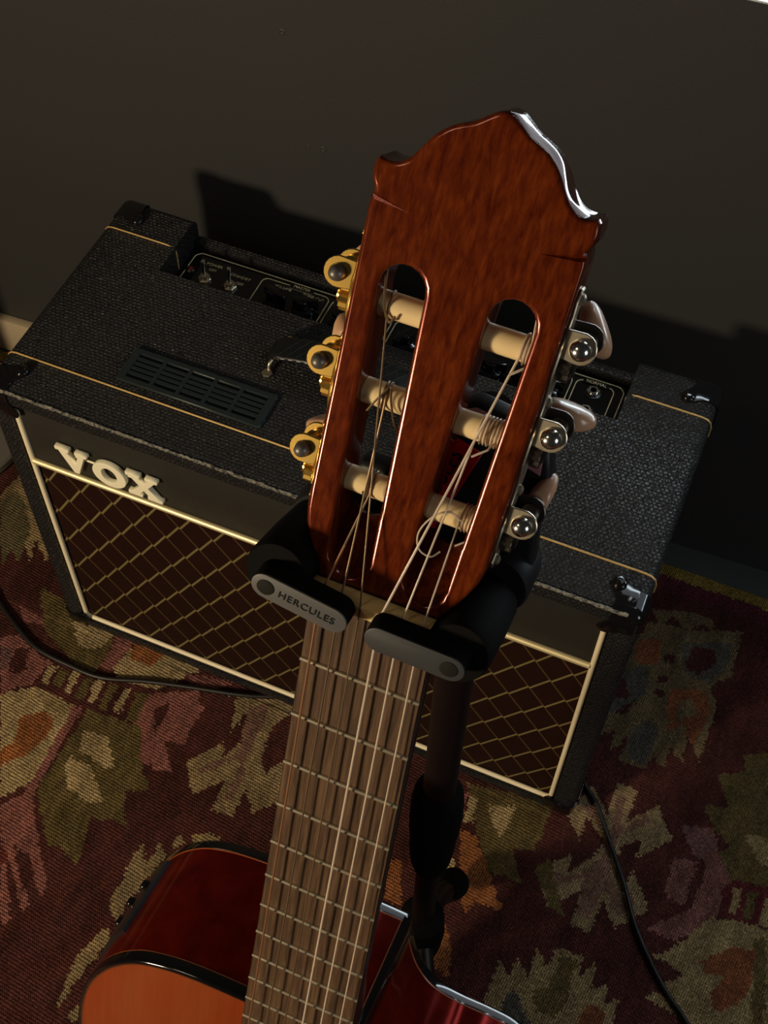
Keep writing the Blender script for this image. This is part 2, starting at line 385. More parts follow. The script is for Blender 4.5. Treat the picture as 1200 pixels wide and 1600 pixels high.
obj('dim_glow_panel', boxm(WX0 + 0.004, WX1 - 0.004, -0.004, -0.002, WZ0 + 0.064, WZ1 - 0.002), mat('dim_grey_glow', (0.55, 0.62, 0.72), 0.8, emit=0.9), wn)  # added glowing sheet, shapes the rim reflections and fills the floor
obj('glow_panel_rail', boxm(WX0 + 0.004, WX1 - 0.004, -0.008, 0.0005, WZ0 + 0.058, WZ0 + 0.068, 0.002), M['winframe'], wn)

w2 = bpy.data.objects.new('reflection_strips', None); COL.objects.link(w2); w2.matrix_world = WALLM; w2['kind'] = 'structure'
for a, c in SL: obj('pane', boxm(a, c, 0.066, 0.072, SZ0, SZ1), M['strip_glow'], w2)  # added strips that make the narrow bands reflected in the body side
# rug: flat woven, one colour per knot
CC = dict(maroon=(0.072, 0.019, 0.017), red=(0.11, 0.022, 0.020), maroonbright=(0.11, 0.016, 0.02), olive=(0.125, 0.088, 0.030), olivegrey=(0.13, 0.11, 0.055), tan=(0.36, 0.26, 0.125), tan2=(0.27, 0.19, 0.085),
          star=(0.27, 0.19, 0.095), star2=(0.25, 0.175, 0.085), pink=(0.25, 0.085, 0.075), pinkdim=(0.20, 0.105, 0.075), pinkdim2=(0.20, 0.075, 0.068), mauve=(0.16, 0.075, 0.075),
          orange=(0.30, 0.095, 0.025), orangedim=(0.23, 0.068, 0.025), totem=(0.15, 0.105, 0.052), bluegrey=(0.085, 0.078, 0.068), band=(0.24, 0.16, 0.028), edge=(0.10, 0.018, 0.03))
for k_ in CC:
    c_ = CC[k_]; g_ = sum(c_) / 3; CC[k_] = tuple(0.86 * v_ + 0.14 * u_ for v_, u_ in zip(c_, (g_ * 1.25, g_ * 1.0, g_ * 0.7)))
RUG=[
('olive',[(-62,33),(-16,25),(4,13),(52,16),(56,-28),(56,-44),(33,-41),(1,-29),(-24,-19)]),
('tan',[(-2,7),(51,18),(47,-9),(35,-19),(17,-15)]),
('pink',[(55,11),(75,13),(72,-31),(56,-35)]),
('tan',[(71,-28),(78,8),(155,28),(163,8),(136,-26),(128,-33),(82,-37)]),
('orange',[(74,9),(122,17),(109,-10),(83,-10)]),
('pink',[(149,-1),(206,10),(187,-10),(139,-31),(125,-40),(126,-84),(141,-95),(157,-119),(193,-115),(167,-84),(189,-79),(187,-33),(174,-19)]),
('maroon',[(138,-57),(153,-39),(154,-79)]),
('pink',[(-71,1),(-35,-4),(-28,-13),(-54,-16)]),
('pink',[(-68,-45),(-49,-34),(-17,-46),(2,-51),(-4,-83),(-19,-93),(-29,-106)]),
('maroon',[(-44,-48),(-30,-45),(-18,-70),(-27,-80),(-41,-73)]),
('mauve',[(-61,-55),(-45,-52),(-41,-73),(-45,-81)]),
('tan',[(2,-51),(13,-52),(13,-76),(5,-76)]),
('tan',[(31,-49),(40,-46),(43,-75),(36,-77)]),
('tan',[(61,-49),(71,-47),(73,-75),(65,-76)]),
('tan',[(95,-45),(103,-43),(105,-74),(97,-74)]),
('olive',[(17,-53),(28,-52),(28,-74),(18,-75)]),
('olive',[(48,-51),(58,-50),(60,-76),(52,-78)]),
('olive',[(76,-47),(87,-46),(90,-79),(81,-78)]),
('olive',[(110,-43),(125,-40),(126,-79),(114,-78)]),
('tan',[(-29,-106),(-16,-98),(3,-83),(56,-86),(61,-99),(62,-180),(37,-211)]),
('tan2',[(4,-86),(58,-88),(57,-98),(28,-101)]),
('orange',[(8,-122),(25,-105),(42,-110),(45,-133),(36,-161),(18,-181),(8,-164),(16,-149)]),
('tan',[(-7,-141),(5,-135),(14,-150),(8,-164)]),
('olive',[(69,-83),(135,-80),(154,-114),(178,-142),(155,-152),(174,-185),(137,-191),(149,-235),(151,-243),(122,-232),(111,-237),(68,-186),(71,-101)]),
('pink',[(54,-88),(65,-85),(67,-188),(70,-194),(59,-200)]),
('tan',[(77,-107),(108,-104),(121,-122),(132,-132),(122,-139),(88,-130)]),
('tan',[(82,-141),(107,-143),(141,-172),(125,-179),(98,-173),(80,-152)]),
('star',[(196,-11),(216,-4),(230,-47),(234,-19),(251,-45),(242,-61),(233,-77),(229,-59),(201,-97),(225,-129),(248,-99),(251,-136),(275,-133),(274,-98),(293,-123),(316,-97),(297,-52),(287,-78),(274,-63),(269,-22),(290,12),(259,11),(227,4)]),
('pinkdim',[(235,-12),(254,2),(259,-26),(257,-46),(260,-63),(270,-117),(259,-119),(257,-75),(248,-74),(221,-106),(215,-99),(247,-65)]),
('pink',[(41,-217),(53,-205),(67,-190),(86,-220),(108,-246),(134,-277),(132,-288),(100,-255),(77,-249),(102,-276),(125,-297),(122,-306),(86,-267),(77,-265),(117,-317),(114,-327),(105,-319)]),
('red',[(65,-255),(73,-257),(83,-268),(79,-276)]),
('star2',[(199,-194),(215,-212),(217,-186),(229,-197),(219,-259),(217,-277),(208,-275),(200,-264)]),
('star2',[(229,-185),(233,-170),(241,-179),(234,-189)]),
('tan2',[(244,-166),(273,-156),(270,-167),(249,-176)]),
('star2',[(209,-290),(217,-289),(219,-302),(211,-331),(205,-374),(200,-353),(197,-317)]),
('star2',[(218,-378),(223,-362),(232,-367),(226,-382)]),
('tan',[(-162,142),(-154,154),(-76,81),(-71,66),(-101,86),(-90,58),(-113,81)]),
('olivegrey',[(-172,120),(-162,142),(-142,128),(-115,97),(-103,52),(-120,62),(-118,42),(-123,43)]),
('star2',[(-169,165),(-154,154),(-162,142),(-169,117),(-176,127)]),
('star',[(601,11),(623,-14),(622,14),(647,-4),(642,-24),(623,-49),(621,-28),(590,-61),(616,-94),(641,-61),(641,-102),(661,-101),(665,-64),(685,-87),(711,-56),(684,-21),(682,-49),(663,-17),(667,1),(683,13),(684,-9),(713,27),(688,59),(664,27),(663,68),(642,65),(642,26),(616,51),(612,37)]),
('pinkdim',[(609,12),(617,21),(648,2),(649,-21),(636,-46),(603,-60),(609,-77),(639,-48),(644,-89),(657,-87),(662,-54),(684,-73),(697,-56),(688,-43),(682,-57),(658,-23),(660,7),(689,37),(679,42),(660,16),(653,55),(646,52),(651,9),(621,35)]),
('pinkdim2',[(718,47),(748,56),(766,32),(780,10),(777,-36),(765,-49),(747,-73),(736,-75),(715,-73),(739,-48),(752,-35),(754,13),(737,28)]),
('pinkdim2',[(720,10),(744,14),(744,-36),(720,-32)]),
('olive',[(734,77),(761,80),(740,117),(800,154),(855,85),(843,22),(781,9),(762,33),(770,43),(749,57)]),
('tan2',[(779,103),(808,118),(827,93),(801,91)]),
('tan2',[(781,63),(831,74),(837,48),(808,36)]),
('maroonbright',[(774,-4),(784,10),(831,17),(840,-22),(808,-28),(781,-31)]),
('tan2',[(785,2),(795,5),(795,-25),(787,-26)]),
('tan2',[(819,4),(829,5),(828,-25),(817,-26)]),
('olive',[(802,5),(812,6),(810,-23),(801,-24)]),
('tan2',[(728,-99),(742,-86),(770,-39),(794,-31),(853,-25),(880,-143),(785,-171),(777,-148),(750,-142),(732,-143),(739,-131),(752,-129),(746,-120),(761,-106),(743,-98)]),
('orangedim',[(775,-85),(796,-60),(822,-52),(826,-91),(818,-110),(799,-128),(790,-114),(799,-92),(779,-93)]),
('olive',[(819,-42),(830,-35),(848,-132),(836,-132)]),
('tan2',[(587,-208),(587,-162),(600,-174),(604,-152),(618,-167),(619,-134),(634,-153),(634,-129),(664,-125),(666,-147),(678,-126),(680,-153),(694,-142),(696,-162),(708,-150),(711,-202),(593,-252)]),
('olive',[(642,-152),(641,-134),(661,-133),(659,-149),(662,-174),(655,-192),(638,-194),(627,-176),(640,-170)]),
('orangedim',[(685,-167),(699,-171),(702,-206),(680,-215),(678,-184)]),
('bluegrey',[(603,-196),(611,-183),(635,-208),(611,-232)]),
('olive',[(490,0),(585,17),(583,-40),(561,-49),(583,-80),(546,-82),(518,-45)]),
('tan',[(522,-13),(547,-3),(549,-23),(545,-42),(531,-33)]),
('orange',[(501,-52),(520,-50),(546,-82),(571,-114),(543,-118),(538,-135),(523,-100)]),
('orange',[(506,-137),(526,-152),(541,-174),(546,-197),(536,-193),(524,-204),(514,-174)]),
('orange',[(441,-110),(458,-108),(475,-150),(458,-151)]),
('tan',[(497,-86),(511,-83),(513,-100),(501,-118),(493,-106)]),
('tan',[(500,-13),(510,-12),(512,-42),(501,-43)]),
('pink',[(488,-13),(497,-9),(497,-45),(490,-35)]),
('olive',[(588,-59),(601,-44),(632,-95),(618,-93)]),
('totem',[(604,109),(601,160),(606,207),(609,238),(615,268),(630,278),(661,280),(721,303),(723,238),(704,219),(718,196),(716,122),(697,148),(699,115),(684,129),(682,99),(666,114),(666,93),(634,91),(637,123),(621,95),(622,125)]),
('maroon',[(604,191),(631,206),(635,182),(624,145),(606,145)]),
('bluegrey',[(605,199),(634,219),(639,180),(610,139),(607,160),(623,170)]),
('bluegrey',[(660,260),(712,282),(717,251),(702,222),(673,224)]),
('maroon',[(673,262),(700,266),(702,248),(688,227),(671,231)]),
('orangedim',[(665,199),(699,210),(712,194),(706,138),(688,159),(676,147),(666,171)]),
('totem',[(675,185),(691,195),(701,178),(688,169),(680,155)]),
('bluegrey',[(639,137),(653,151),(667,136),(664,114),(662,99),(642,97)]),
('orangedim',[(611,243),(636,257),(642,222),(616,215)]),
('totem',[(604,298),(627,277),(613,290),(655,304),(686,306),(687,291),(677,294),(661,280),(636,289),(632,271)]),
('maroon',[(646,239),(658,240),(659,231),(646,230)]),
('maroon',[(647,210),(658,211),(657,202),(647,201)]),
('maroon',[(647,191),(657,192),(658,184),(647,183)]),
('olive',[(760,151),(797,171),(827,103),(807,63),(787,77),(734,77),(769,88),(742,113),(773,123)]),
('mauve',[(716,46),(743,53),(761,40),(744,17),(729,30)])]
def lines(lo, hi, f0, f1, fine, coarse):
    a = list(np.arange(lo, f0, coarse)) + list(np.arange(f0, f1, fine)) + list(np.arange(f1, hi, coarse)) + [hi]
    return np.array(a)
RX = lines(-1.5, 1.9, -0.36, 0.90, 0.0024, 0.012); RY = lines(-1.9, 0.0, -0.46, -0.0001, 0.0024, 0.012); RY = np.concatenate([RY[:-1], lines(0.0, 0.358, 0.0, 0.3579, 0.0024, 0.01)])
RY = np.unique(np.round(RY, 6))
def edge_y(x): return np.minimum(0.3585, 0.345 + 0.048 * x + 0.0)          # the rug meets the baseboard on the left
cx = (RX[:-1] + RX[1:]) / 2; cy = (RY[:-1] + RY[1:]) / 2
GX, GY = np.meshgrid(cx, cy)
rs = np.random.RandomState(4)
def vnoise(x, y, s, seed):
    r = np.random.RandomState(seed); g = r.rand(64, 64); u = (x * s) % 63; v = (y * s) % 63
    i = u.astype(int); j = v.astype(int); fu = u - i; fv = v - j
    return g[i, j] * (1 - fu) * (1 - fv) + g[(i + 1) % 64, j] * fu * (1 - fv) + g[i, (j + 1) % 64] * (1 - fu) * fv + g[(i + 1) % 64, (j + 1) % 64] * fu * fv
JX = GX + (vnoise(GX + 9, GY + 9, 120, 1) - 0.5) * 0.003 + (rs.rand(*GX.shape) - 0.5) * 0.003
JY = GY + (vnoise(GX + 9, GY + 9, 120, 2) - 0.5) * 0.003 + (rs.rand(*GX.shape) - 0.5) * 0.003
C_ = np.empty(GX.shape + (3,)); C_[:] = CC['maroon']
mixn = vnoise(GX + 9, GY + 9, 26, 3)
C_ *= (0.85 + 0.45 * mixn)[..., None]
def fill(poly, col):
    P = np.array(poly) / 1000.0
    x0, x1 = P[:, 0].min() - 0.01, P[:, 0].max() + 0.01; y0, y1 = P[:, 1].min() - 0.01, P[:, 1].max() + 0.01
    i0, i1 = np.searchsorted(cx, (x0, x1)); j0, j1 = np.searchsorted(cy, (y0, y1))
    if i0 >= i1 or j0 >= j1: return
    X = JX[j0:j1, i0:i1]; Y = JY[j0:j1, i0:i1]; ins = np.zeros(X.shape, bool); n = len(P)
    for k in range(n):
        (ax, ay), (bx_, by) = P[k], P[(k + 1) % n]
        if ay == by: continue
        c = ((ay > Y) != (by > Y)) & (X < (bx_ - ax) * (Y - ay) / (by - ay) + ax); ins ^= c
    sub = C_[j0:j1, i0:i1]; sub[ins] = np.array(CC[col])
for dx, dy in ((-1180, 60), (1180, -40), (-560, -860), (620, -820), (-1400, -900), (0, -1560)):
    for k, P in RUG: fill([(x + dx, y + dy) for x, y in P], k)
for k, P in RUG: fill(P, k)
ey = np.minimum(0.3585, 0.345 + 0.048 * GX)
bandm = (JY > ey - 0.016); C_[bandm] = np.array(CC['band']); b2 = (JY > ey - 0.036) & ~bandm; C_[b2] = np.array(CC['edge'])
C_ *= (0.72 + 0.5 * rs.rand(*GX.shape))[..., None] * (0.9 + 0.25 * vnoise(GX + 9, GY + 9, 60, 5))[..., None]
VX, VY = np.meshgrid(RX, RY); VYc = np.minimum(VY, np.minimum(0.3585, 0.345 + 0.048 * VX)); nx, ny = len(RX), len(RY)
VZ = FZ + 0.0008 + 0.0014 * vnoise(VX + 9, VY + 9, 7, 8) + 0.0008 * vnoise(VX + 9, VY + 9, 90, 9)
VZ[-1, :] = FZ + 0.0005
me = bpy.data.meshes.new('rug'); nf = (nx - 1) * (ny - 1)
me.vertices.add(nx * ny); me.vertices.foreach_set('co', np.stack([VX, VYc, VZ], -1).astype(np.float32).ravel())
idx = np.arange(nx * ny).reshape(ny, nx); q = np.stack([idx[:-1, :-1], idx[:-1, 1:], idx[1:, 1:], idx[1:, :-1]], -1).reshape(-1, 4)
me.loops.add(nf * 4); me.loops.foreach_set('vertex_index', q.astype(np.int32).ravel()); me.polygons.add(nf); me.polygons.foreach_set('loop_start', np.arange(0, nf * 4, 4, dtype=np.int32)); me.polygons.foreach_set('loop_total', np.full(nf, 4, np.int32))
me.update(calc_edges=True)
ca = me.attributes.new('weave_colour', 'FLOAT_COLOR', 'FACE'); ca.data.foreach_set('color', np.concatenate([C_, np.ones(GX.shape + (1,))], -1).astype(np.float32).ravel())
me.polygons.foreach_set('use_smooth', np.ones(nf, bool))
tag(obj('kilim_rug', me, M['rug']), 'flat woven maroon kilim rug with tan, olive and pink angular motifs', 'rug')

# ------------------------------------------------------------------ amplifier
W, D, H = 0.606, 0.262, 0.4205
amp = empty('guitar_amplifier', 'black vinyl combo guitar amplifier with brown diamond grille cloth and gold lettering', 'amplifier')
b = boxm(0, W, 0, D, 0, H, 0.009, 4)
cut1 = prism([(0.0225, -0.001), (W - 0.0225, -0.001), (W - 0.0225, H - 0.0165), (0.0225, H - 0.0165)], -0.012, 0.05, M=Rx(90))
cut2 = prism([(0.0775, 0.1858), (0.5285, 0.1858), (0.5285, 0.30), (0.0775, 0.30)], H - 0.032, H + 0.02)
for v in cut1.verts:
    if v.co.z < 0.001 and False: pass
c1b = boxm(0.0225, W - 0.0225, -0.02, 0.011, 0.019, H - 0.0165)
cut1.free()
cab = frommesh(boolean(tomesh(b), [c1b, cut2])); smooth(cab, 40)
obj('cabinet', cab, M['tolex'], amp)
# front: upper vinyl panel and grille cloth on the recessed baffle
ZG = 0.3187
obj('upper_front_panel', boxm(0.0228, W - 0.0228, 0.0055, 0.0115, ZG, H - 0.0168, 0.002), M['vinyl'], amp)
obj('grille_cloth', boxm(0.0228, W - 0.0228, 0.0075, 0.0115, 0.0195, ZG, 0.0), M['grille'], amp)
def arc(c, r, a0, a1, k=6): return [(c[0] + r * math.cos(math.radians(a0 + (a1 - a0) * i / k)), c[1] + r * math.sin(math.radians(a0 + (a1 - a0) * i / k))) for i in range(k + 1)]
mx, mz = 0.0262, 0.0230; rr = 0.006
path = [(mx, 0.392)] + arc((mx + rr, mz + rr), rr, 180, 270) + arc((W - mx - rr, mz + rr), rr, 270, 360) + [(W - mx, 0.392)]
obj('front_piping', tube([(x, 0.0045, z) for x, z in path], 0.0027, 10), M['cream'], amp, 'cream piping round the grille')
obj('gold_bar', tube([(0.0285, 0.0035, ZG), (W - 0.0285, 0.0035, ZG)], 0.0033, 12), M['goldbar'], amp, 'shiny gold bar above the grille cloth')
# worn seam on the front top edge
pts = []; random.seed(3)
for i in range(260):
    x = 0.012 + (W - 0.024) * i / 259; pts.append((x, 0.0014 + random.uniform(-.0004, .0004), H - 0.0014 + random.uniform(-.0004, .0004)))
obj('frayed_edge', tube(pts, [random.uniform(0.0011, 0.0020) for _ in pts], 6), M['fray'], amp, 'frayed grey vinyl seam along the front top edge')
# gold piping over the top
def wrap(y, x0=None, x1=None):
    p = []
    if x0 is None: p += [(-0.0004, y, H - 0.030), (-0.0004, y, H - 0.010), (0.0012, y, H - 0.0045), (0.0045, y, H - 0.0010), (0.010, y, H + 0.0002)]
    else: p += [(x0, y, H + 0.0002)]
    if x1 is None: p += [(W - 0.010, y, H + 0.0002), (W - 0.0045, y, H - 0.0010), (W - 0.0012, y, H - 0.0045), (W + 0.0004, y, H - 0.010), (W + 0.0004, y, H - 0.022)]
    else: p += [(x1, y, H + 0.0002)]
    return p
obj('top_piping', tube(wrap(0.0437), 0.0010, 8), M['goldpipe'], amp)
obj('top_piping', tube(wrap(0.2185, x1=0.068) + [(0.0745, 0.2185, H - 0.001), (0.0776, 0.2185, H - 0.006), (0.0776, 0.2185, H - 0.028)], 0.0009, 8), M['goldpipe'], amp)
obj('top_piping', tube([(0.5283, 0.2185, H - 0.028), (0.5283, 0.2185, H - 0.006), (0.531, 0.2185, H - 0.001)] + wrap(0.2185, x0=0.537), 0.0009, 8), M['goldpipe'], amp)
# corner protectors, each with a screw
flap = [(0.0085, 0.0085), (0.0250, 0.0085), (0.0262, 0.014)] + [(0.0268 + 0.0068 * math.cos(math.radians(a)), 0.0262 + 0.0068 * math.sin(math.radians(a))) for a in (-20, 10, 45, 80, 110)] + [(0.014, 0.0262), (0.0085, 0.0250)]
def corner_bm():
    g = boxm(-0.0016, 0.060, -0.0016, 0.060, -0.060, 0.0016, 0.0095, 4)
    for ax in range(3):
        for d in (0.0095, 0.0250):
            co = [0, 0, 0]; co[ax] = d if ax < 2 else -d; no = [0, 0, 0]; no[ax] = 1
            bmesh.ops.bisect_plane(g, geom=g.verts[:] + g.edges[:] + g.faces[:], plane_co=co, plane_no=no)
    kill = []
    for f in g.faces:
        c = f.calc_center_median(); q = (c.x, c.y, -c.z)
        if max(q) > 0.0250 or sum(v < 0.0095 for v in q) < 2: kill.append(f)
    bmesh.ops.delete(g, geom=kill, context='FACES')
    bmesh.ops.solidify(g, geom=g.faces[:], thickness=0.0022)
    smooth(g, 45)
    g = prism(flap, 0.0, 0.0018, 0.0006, 2, b=g)
    g = prism(flap, 0.0, 0.0018, 0.0006, 2, Matrix(((1, 0, 0, 0), (0, 0, 1, -0.0018), (0, -1, 0, 0.0), (0, 0, 0, 1))), g)
    g = prism(flap, 0.0, 0.0018, 0.0006, 2, Matrix(((0, 0, 1, -0.0018), (0, 1, 0, 0), (-1, 0, 0, 0.0), (0, 0, 0, 1))), g)
    return g
def screw_bm():
    g = lathe([(0, 0.0045), (0.0016, 0.0043), (0.0018, 0.0052), (0.0034, 0.0050), (0.0040, 0.0036), (0.0056, 0.0030), (0.0064, 0.0018), (0.0064, 0.0)], 20)
    return g
cm = tomesh(corner_bm()); cm.materials.append(M['blackgloss']); sm_ = tomesh(screw_bm()); sm_.materials.append(M['blackgloss'])
for ix in (0, 1):
    for iy in (0, 1):
        for iz in (1, 0):
            o = bpy.data.objects.new('corner_protector', cm.copy() if (ix ^ iy ^ (1 - iz)) else cm); COL.objects.link(o); o.parent = amp
            if ix ^ iy ^ (1 - iz): o.data.flip_normals()
            o.matrix_local = Matrix(((1 - 2 * ix, 0, 0, W * ix), (0, 1 - 2 * iy, 0, D * iy), (0, 0, 2 * iz - 1, H * iz), (0, 0, 0, 1)))
            s = bpy.data.objects.new('screw', sm_); COL.objects.link(s); s.parent = o; s.location = (0.0268, 0.0262, 0.0012)
# vent in the top
vx0, vx1, vy0, vy1 = 0.1068, 0.2475, 0.0520, 0.0906
ring = boxm(vx0, vx1, vy0, vy0 + 0.0055, H, H + 0.0032, 0.0006, 1); ring = boxm(vx0, vx1, vy1 - 0.0055, vy1, H, H + 0.0032, 0.0006, 1, b=ring)
ring = boxm(vx0, vx0 + 0.0068, vy0 + .005, vy1 - .005, H, H + 0.0032, b=ring); ring = boxm(vx1 - 0.0068, vx1, vy0 + .005, vy1 - .005, H, H + 0.0032, b=ring)
vent = obj('vent_grille', ring, M['ventgrey'], amp, 'dark grey slotted plastic vent in the top')
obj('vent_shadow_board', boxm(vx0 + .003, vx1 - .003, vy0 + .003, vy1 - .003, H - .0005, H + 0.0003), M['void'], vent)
n5 = 5; cw = (vx1 - vx0 - 0.0136) / 5
for i in range(1, 5):
    xx = vx0 + 0.0068 + cw * i; obj('divider', boxm(xx - 0.0018, xx + 0.0018, vy0 + .005, vy1 - .005, H, H + 0.0031), M['ventgrey'], vent)
sy = (vy1 - vy0 - 0.011) / 5
for i in range(1, 5):
    yy = vy0 + 0.0055 + sy * i
    for c in range(5):
        xa = vx0 + 0.0068 + cw * c + (0.0018 if c else 0); xb = vx0 + 0.0068 + cw * (c + 1) - (0.0018 if c < 4 else 0)
        obj('slat', boxm(xa, xb, yy - 0.00165, yy + 0.00165, H, H + 0.0029), M['ventgrey'], vent)
# control panel in the rear well
ZP = H - 0.030
panel = obj('control_panel', boxm(0.078, 0.528, 0.1862, 0.2518, ZP - 0.003, ZP, 0), M['blackgloss'], amp, 'black control panel sunk in the rear of the top')
obj('rear_rail', boxm(0.078, 0.528, 0.2515, D, ZP - 0.002, H - 0.021, 0.002), M['tolex'], amp)
def pline(pts, r=0.00055): return tube([(x, y, ZP + 0.0002) for x, y in pts], r, 6)
def frame_open(x0, x1, yt, yb, r=0.006):
    return [(x0, yb)] + [(x, y) for x, y in arc((x0 + r, yt - r), r, 180, 90, 5)] + [(x, y) for x, y in arc((x1 - r, yt - r), r, 90, 0, 5)] + [(x1, yb)]
g = pline(frame_open(0.083, 0.523, 0.2480, 0.187, 0.008))
for x0, x1 in ((0.158, 0.2285), (0.2325, 0.2945), (0.2985, 0.378), (0.382, 0.4745), (0.4785, 0.5145)): g = merge(g, pline(frame_open(x0, x1, 0.2432, 0.187)))
obj('panel_lines', g, M['goldprint'], panel)
def ptext(s, x, y, size=0.0052):
    # printed right way up for a player standing behind the amplifier
    return obj('lettering', textmesh(s, size, 0.0001, T(x, y, ZP + 0.0004) @ Rz(0)), M['goldprint'], panel)
M['panelblack'] = M['blackgloss']
for s_, x, y, z_ in (('POWER', 0.107, 0.2375, .005), ('OFF', 0.108, 0.2310, .0045), ('STANDBY', 0.137, 0.2335, .0048), ('OFF', 0.140, 0.2250, .0045), ('MASTER', 0.1985, 0.2432, .0048), ('VOLUME', 0.181, 0.2372, .0045), ('TONE CUT', 0.213, 0.2372, .0045), ('NORMAL', 0.4965, 0.2432, .0048), ('ON', 0.128, 0.205, .0045)):
    if s_ in ('MASTER', 'NORMAL'): obj('text_ground', boxm(x - .0125, x + .0125, y - .003, y + .003, ZP, ZP + 0.0009), M['panelblack'], panel); ob = ptext(s_, x, y, z_); ob.location.z = 0.0007
    else: ptext(s_, x, y, z_)
led = obj('indicator_lamp', lathe([(0.0048, 0), (0.0048, 0.0012), (0.0034, 0.0022), (0.0030, 0.0016), (0, 0.0012)], 20, T(0.0775 + 0.010, 0.2235, ZP)), M['dullmetal'], panel)
obj('lens', lathe([(0, 0.0034), (0.0015, 0.0031), (0.0027, 0.0020), (0.0027, 0.001)], 16, T(0.0875, 0.2235, ZP)), M['led'], led)
hexp = lambda r: [(r * math.cos(math.radians(60 * i + 12)), r * math.sin(math.radians(60 * i + 12))) for i in range(6)]
def toggle(x, y, tilt):
    sw = obj('toggle_switch', prism(hexp(0.0066), 0, 0.0028, 0.0004, 1, T(x, y, ZP)), M['nickel'], panel)
    obj('collar', lathe([(0.0042, 0.0028), (0.0042, 0.0060), (0.0026, 0.0064), (0, 0.0060)], 16, T(x, y, ZP)), M['nickel'], sw)
    obj('lever', lathe([(0.0013, 0), (0.0014, 0.009), (0.0019, 0.0145), (0.0024, 0.0162), (0.0020, 0.0180), (0, 0.0186)], 14, T(x, y, ZP + 0.004) @ Rx(tilt) @ Ry(-6)), M['chrome'], sw)
toggle(0.1065, 0.2170, -14); toggle(0.1335, 0.2180, -14)
def knob(x, y, a):
    k = obj('knob', lathe([(0.0115, 0), (0.0112, 0.0035), (0.0078, 0.0050), (0.0070, 0.0130), (0.0062, 0.0142), (0, 0.0145)], 24, T(x, y, ZP + 0.0008)), M['blackgloss'], panel)
    obj('pointer', prism([(-0.0030, -0.009), (0.0030, -0.009), (0.0036, 0.004), (0.0012, 0.0150), (-0.0012, 0.0150), (-0.0036, 0.004)], 0.003, 0.0158, 0.0006, 2, T(x, y, ZP) @ Rz(a)), M['blackgloss'], k)
for i, x in enumerate((0.180, 0.2105, 0.2490, 0.2790, 0.3165, 0.3475, 0.4010, 0.4290, 0.4560)): knob(x, 0.2185, (-110, -75, 40, -100, 150, -60, -85, -120, -80)[i])
def jack(x, y):
    j = obj('input_jack', lathe([(0.0078, 0), (0.0078, 0.0008), (0.0060, 0.0014)], 24, T(x, y, ZP)), M['black'], panel)
    h = prism(hexp(0.0064), 0.001, 0.0032, 0.0004, 1, T(x, y, ZP)); h = lathe([(0.0045, 0.003), (0.0045, 0.0046), (0.0030, 0.0046), (0.0030, 0.0034), (0, 0.0034)], 20, T(x, y, ZP), h)
    obj('nut', h, M['chrome'], j); obj('socket_hole', lathe([(0.0028, 0.0040), (0, 0.0040)], 16, T(x, y, ZP)), M['void'], j)
jack(0.4965, 0.2320); jack(0.4965, 0.2080)
# strap handle
hy0, hy1 = 0.1185, 0.1485; secs = []
for i in range(41):
    t_ = i / 40; x = 0.2215 + t_ * 0.163
    hgt = 0.009 + 0.017 * (math.sin(PI * min(1, max(0, t_))) ** 0.55); th_ = 0.0065 if 0.06 < t_ < 0.94 else 0.0065 + 0.004 * (1 if t_ < .5 else 1)
    wd = 0.0135 if 0.03 < t_ < 0.97 else 0.0105
    yc = 0.1335; z = H + hgt
    prof = []
    for a in range(16):
        an = 2 * PI * a / 16; cxx = math.copysign(abs(math.cos(an)) ** 0.45, math.cos(an)); sxx = math.copysign(abs(math.sin(an)) ** 0.6, math.sin(an))
        rib = 0.0003 if i % 2 else 0
        prof.append((x, yc + wd * cxx, z - 0.003 + (th_ / 2 + (rib if abs(cxx) > .8 else 0)) * sxx))
    secs.append(prof)
hd_ = obj('carry_handle', loft(secs, sm=60), M['black'], amp, 'ribbed black strap handle')
g = None
def hz(x): t_ = (x - 0.2215) / 0.163; return H + 0.009 + 0.017 * (math.sin(PI * min(1, max(0, t_))) ** 0.55) + 0.0006
for k in range(14):
    x = 0.240 + k * 0.0093
    for s in (1, -1):
        pts = [(x + s * 0.0075 * u, 0.1335 + 0.0115 * u, hz(x + s * 0.0075 * u)) for u in (-1, -.5, 0, .5, 1)]
        g = tube(pts, 0.00035, 5, g)
obj('diamond_ribs', g, M['ventgrey'], hd_)
pts = [(0.236 + 0.134 * i / 34, 0.1335 - 0.0132, hz(0.236 + 0.134 * i / 34) - 0.0028) for i in range(35)]
g = None
for i in range(0, 34, 2): g = tube([pts[i], pts[i + 1]], 0.0005, 5, g)
obj('stitching', g, mat('pale_thread', (0.4, 0.4, 0.38), 0.6), hd_)
for s in (0, 1):
    x = 0.2275 if s == 0 else 0.3785
    lo = obj('handle_bracket', tube(spline([(x, 0.1205, H + 0.010), (x - .001, 0.1170, H + 0.008), (x - .001, 0.1150, H + 0.004), (x, 0.1145, H + 0.0015)], 4), 0.0016, 8), M['nickel'], amp)
    obj('screw', prism(hexp(0.0052), 0, 0.0024, 0.0008, 2, T(x - 0.001, 0.1110, H + 0.0002)), M['nickel'], lo)
    obj('end_screw', lathe([(0, 0.0026), (0.0028, 0.0022), (0.0040, 0.0008), (0.0040, 0)], 14, T(x, 0.1555, H)), M['goldpipe'], lo)
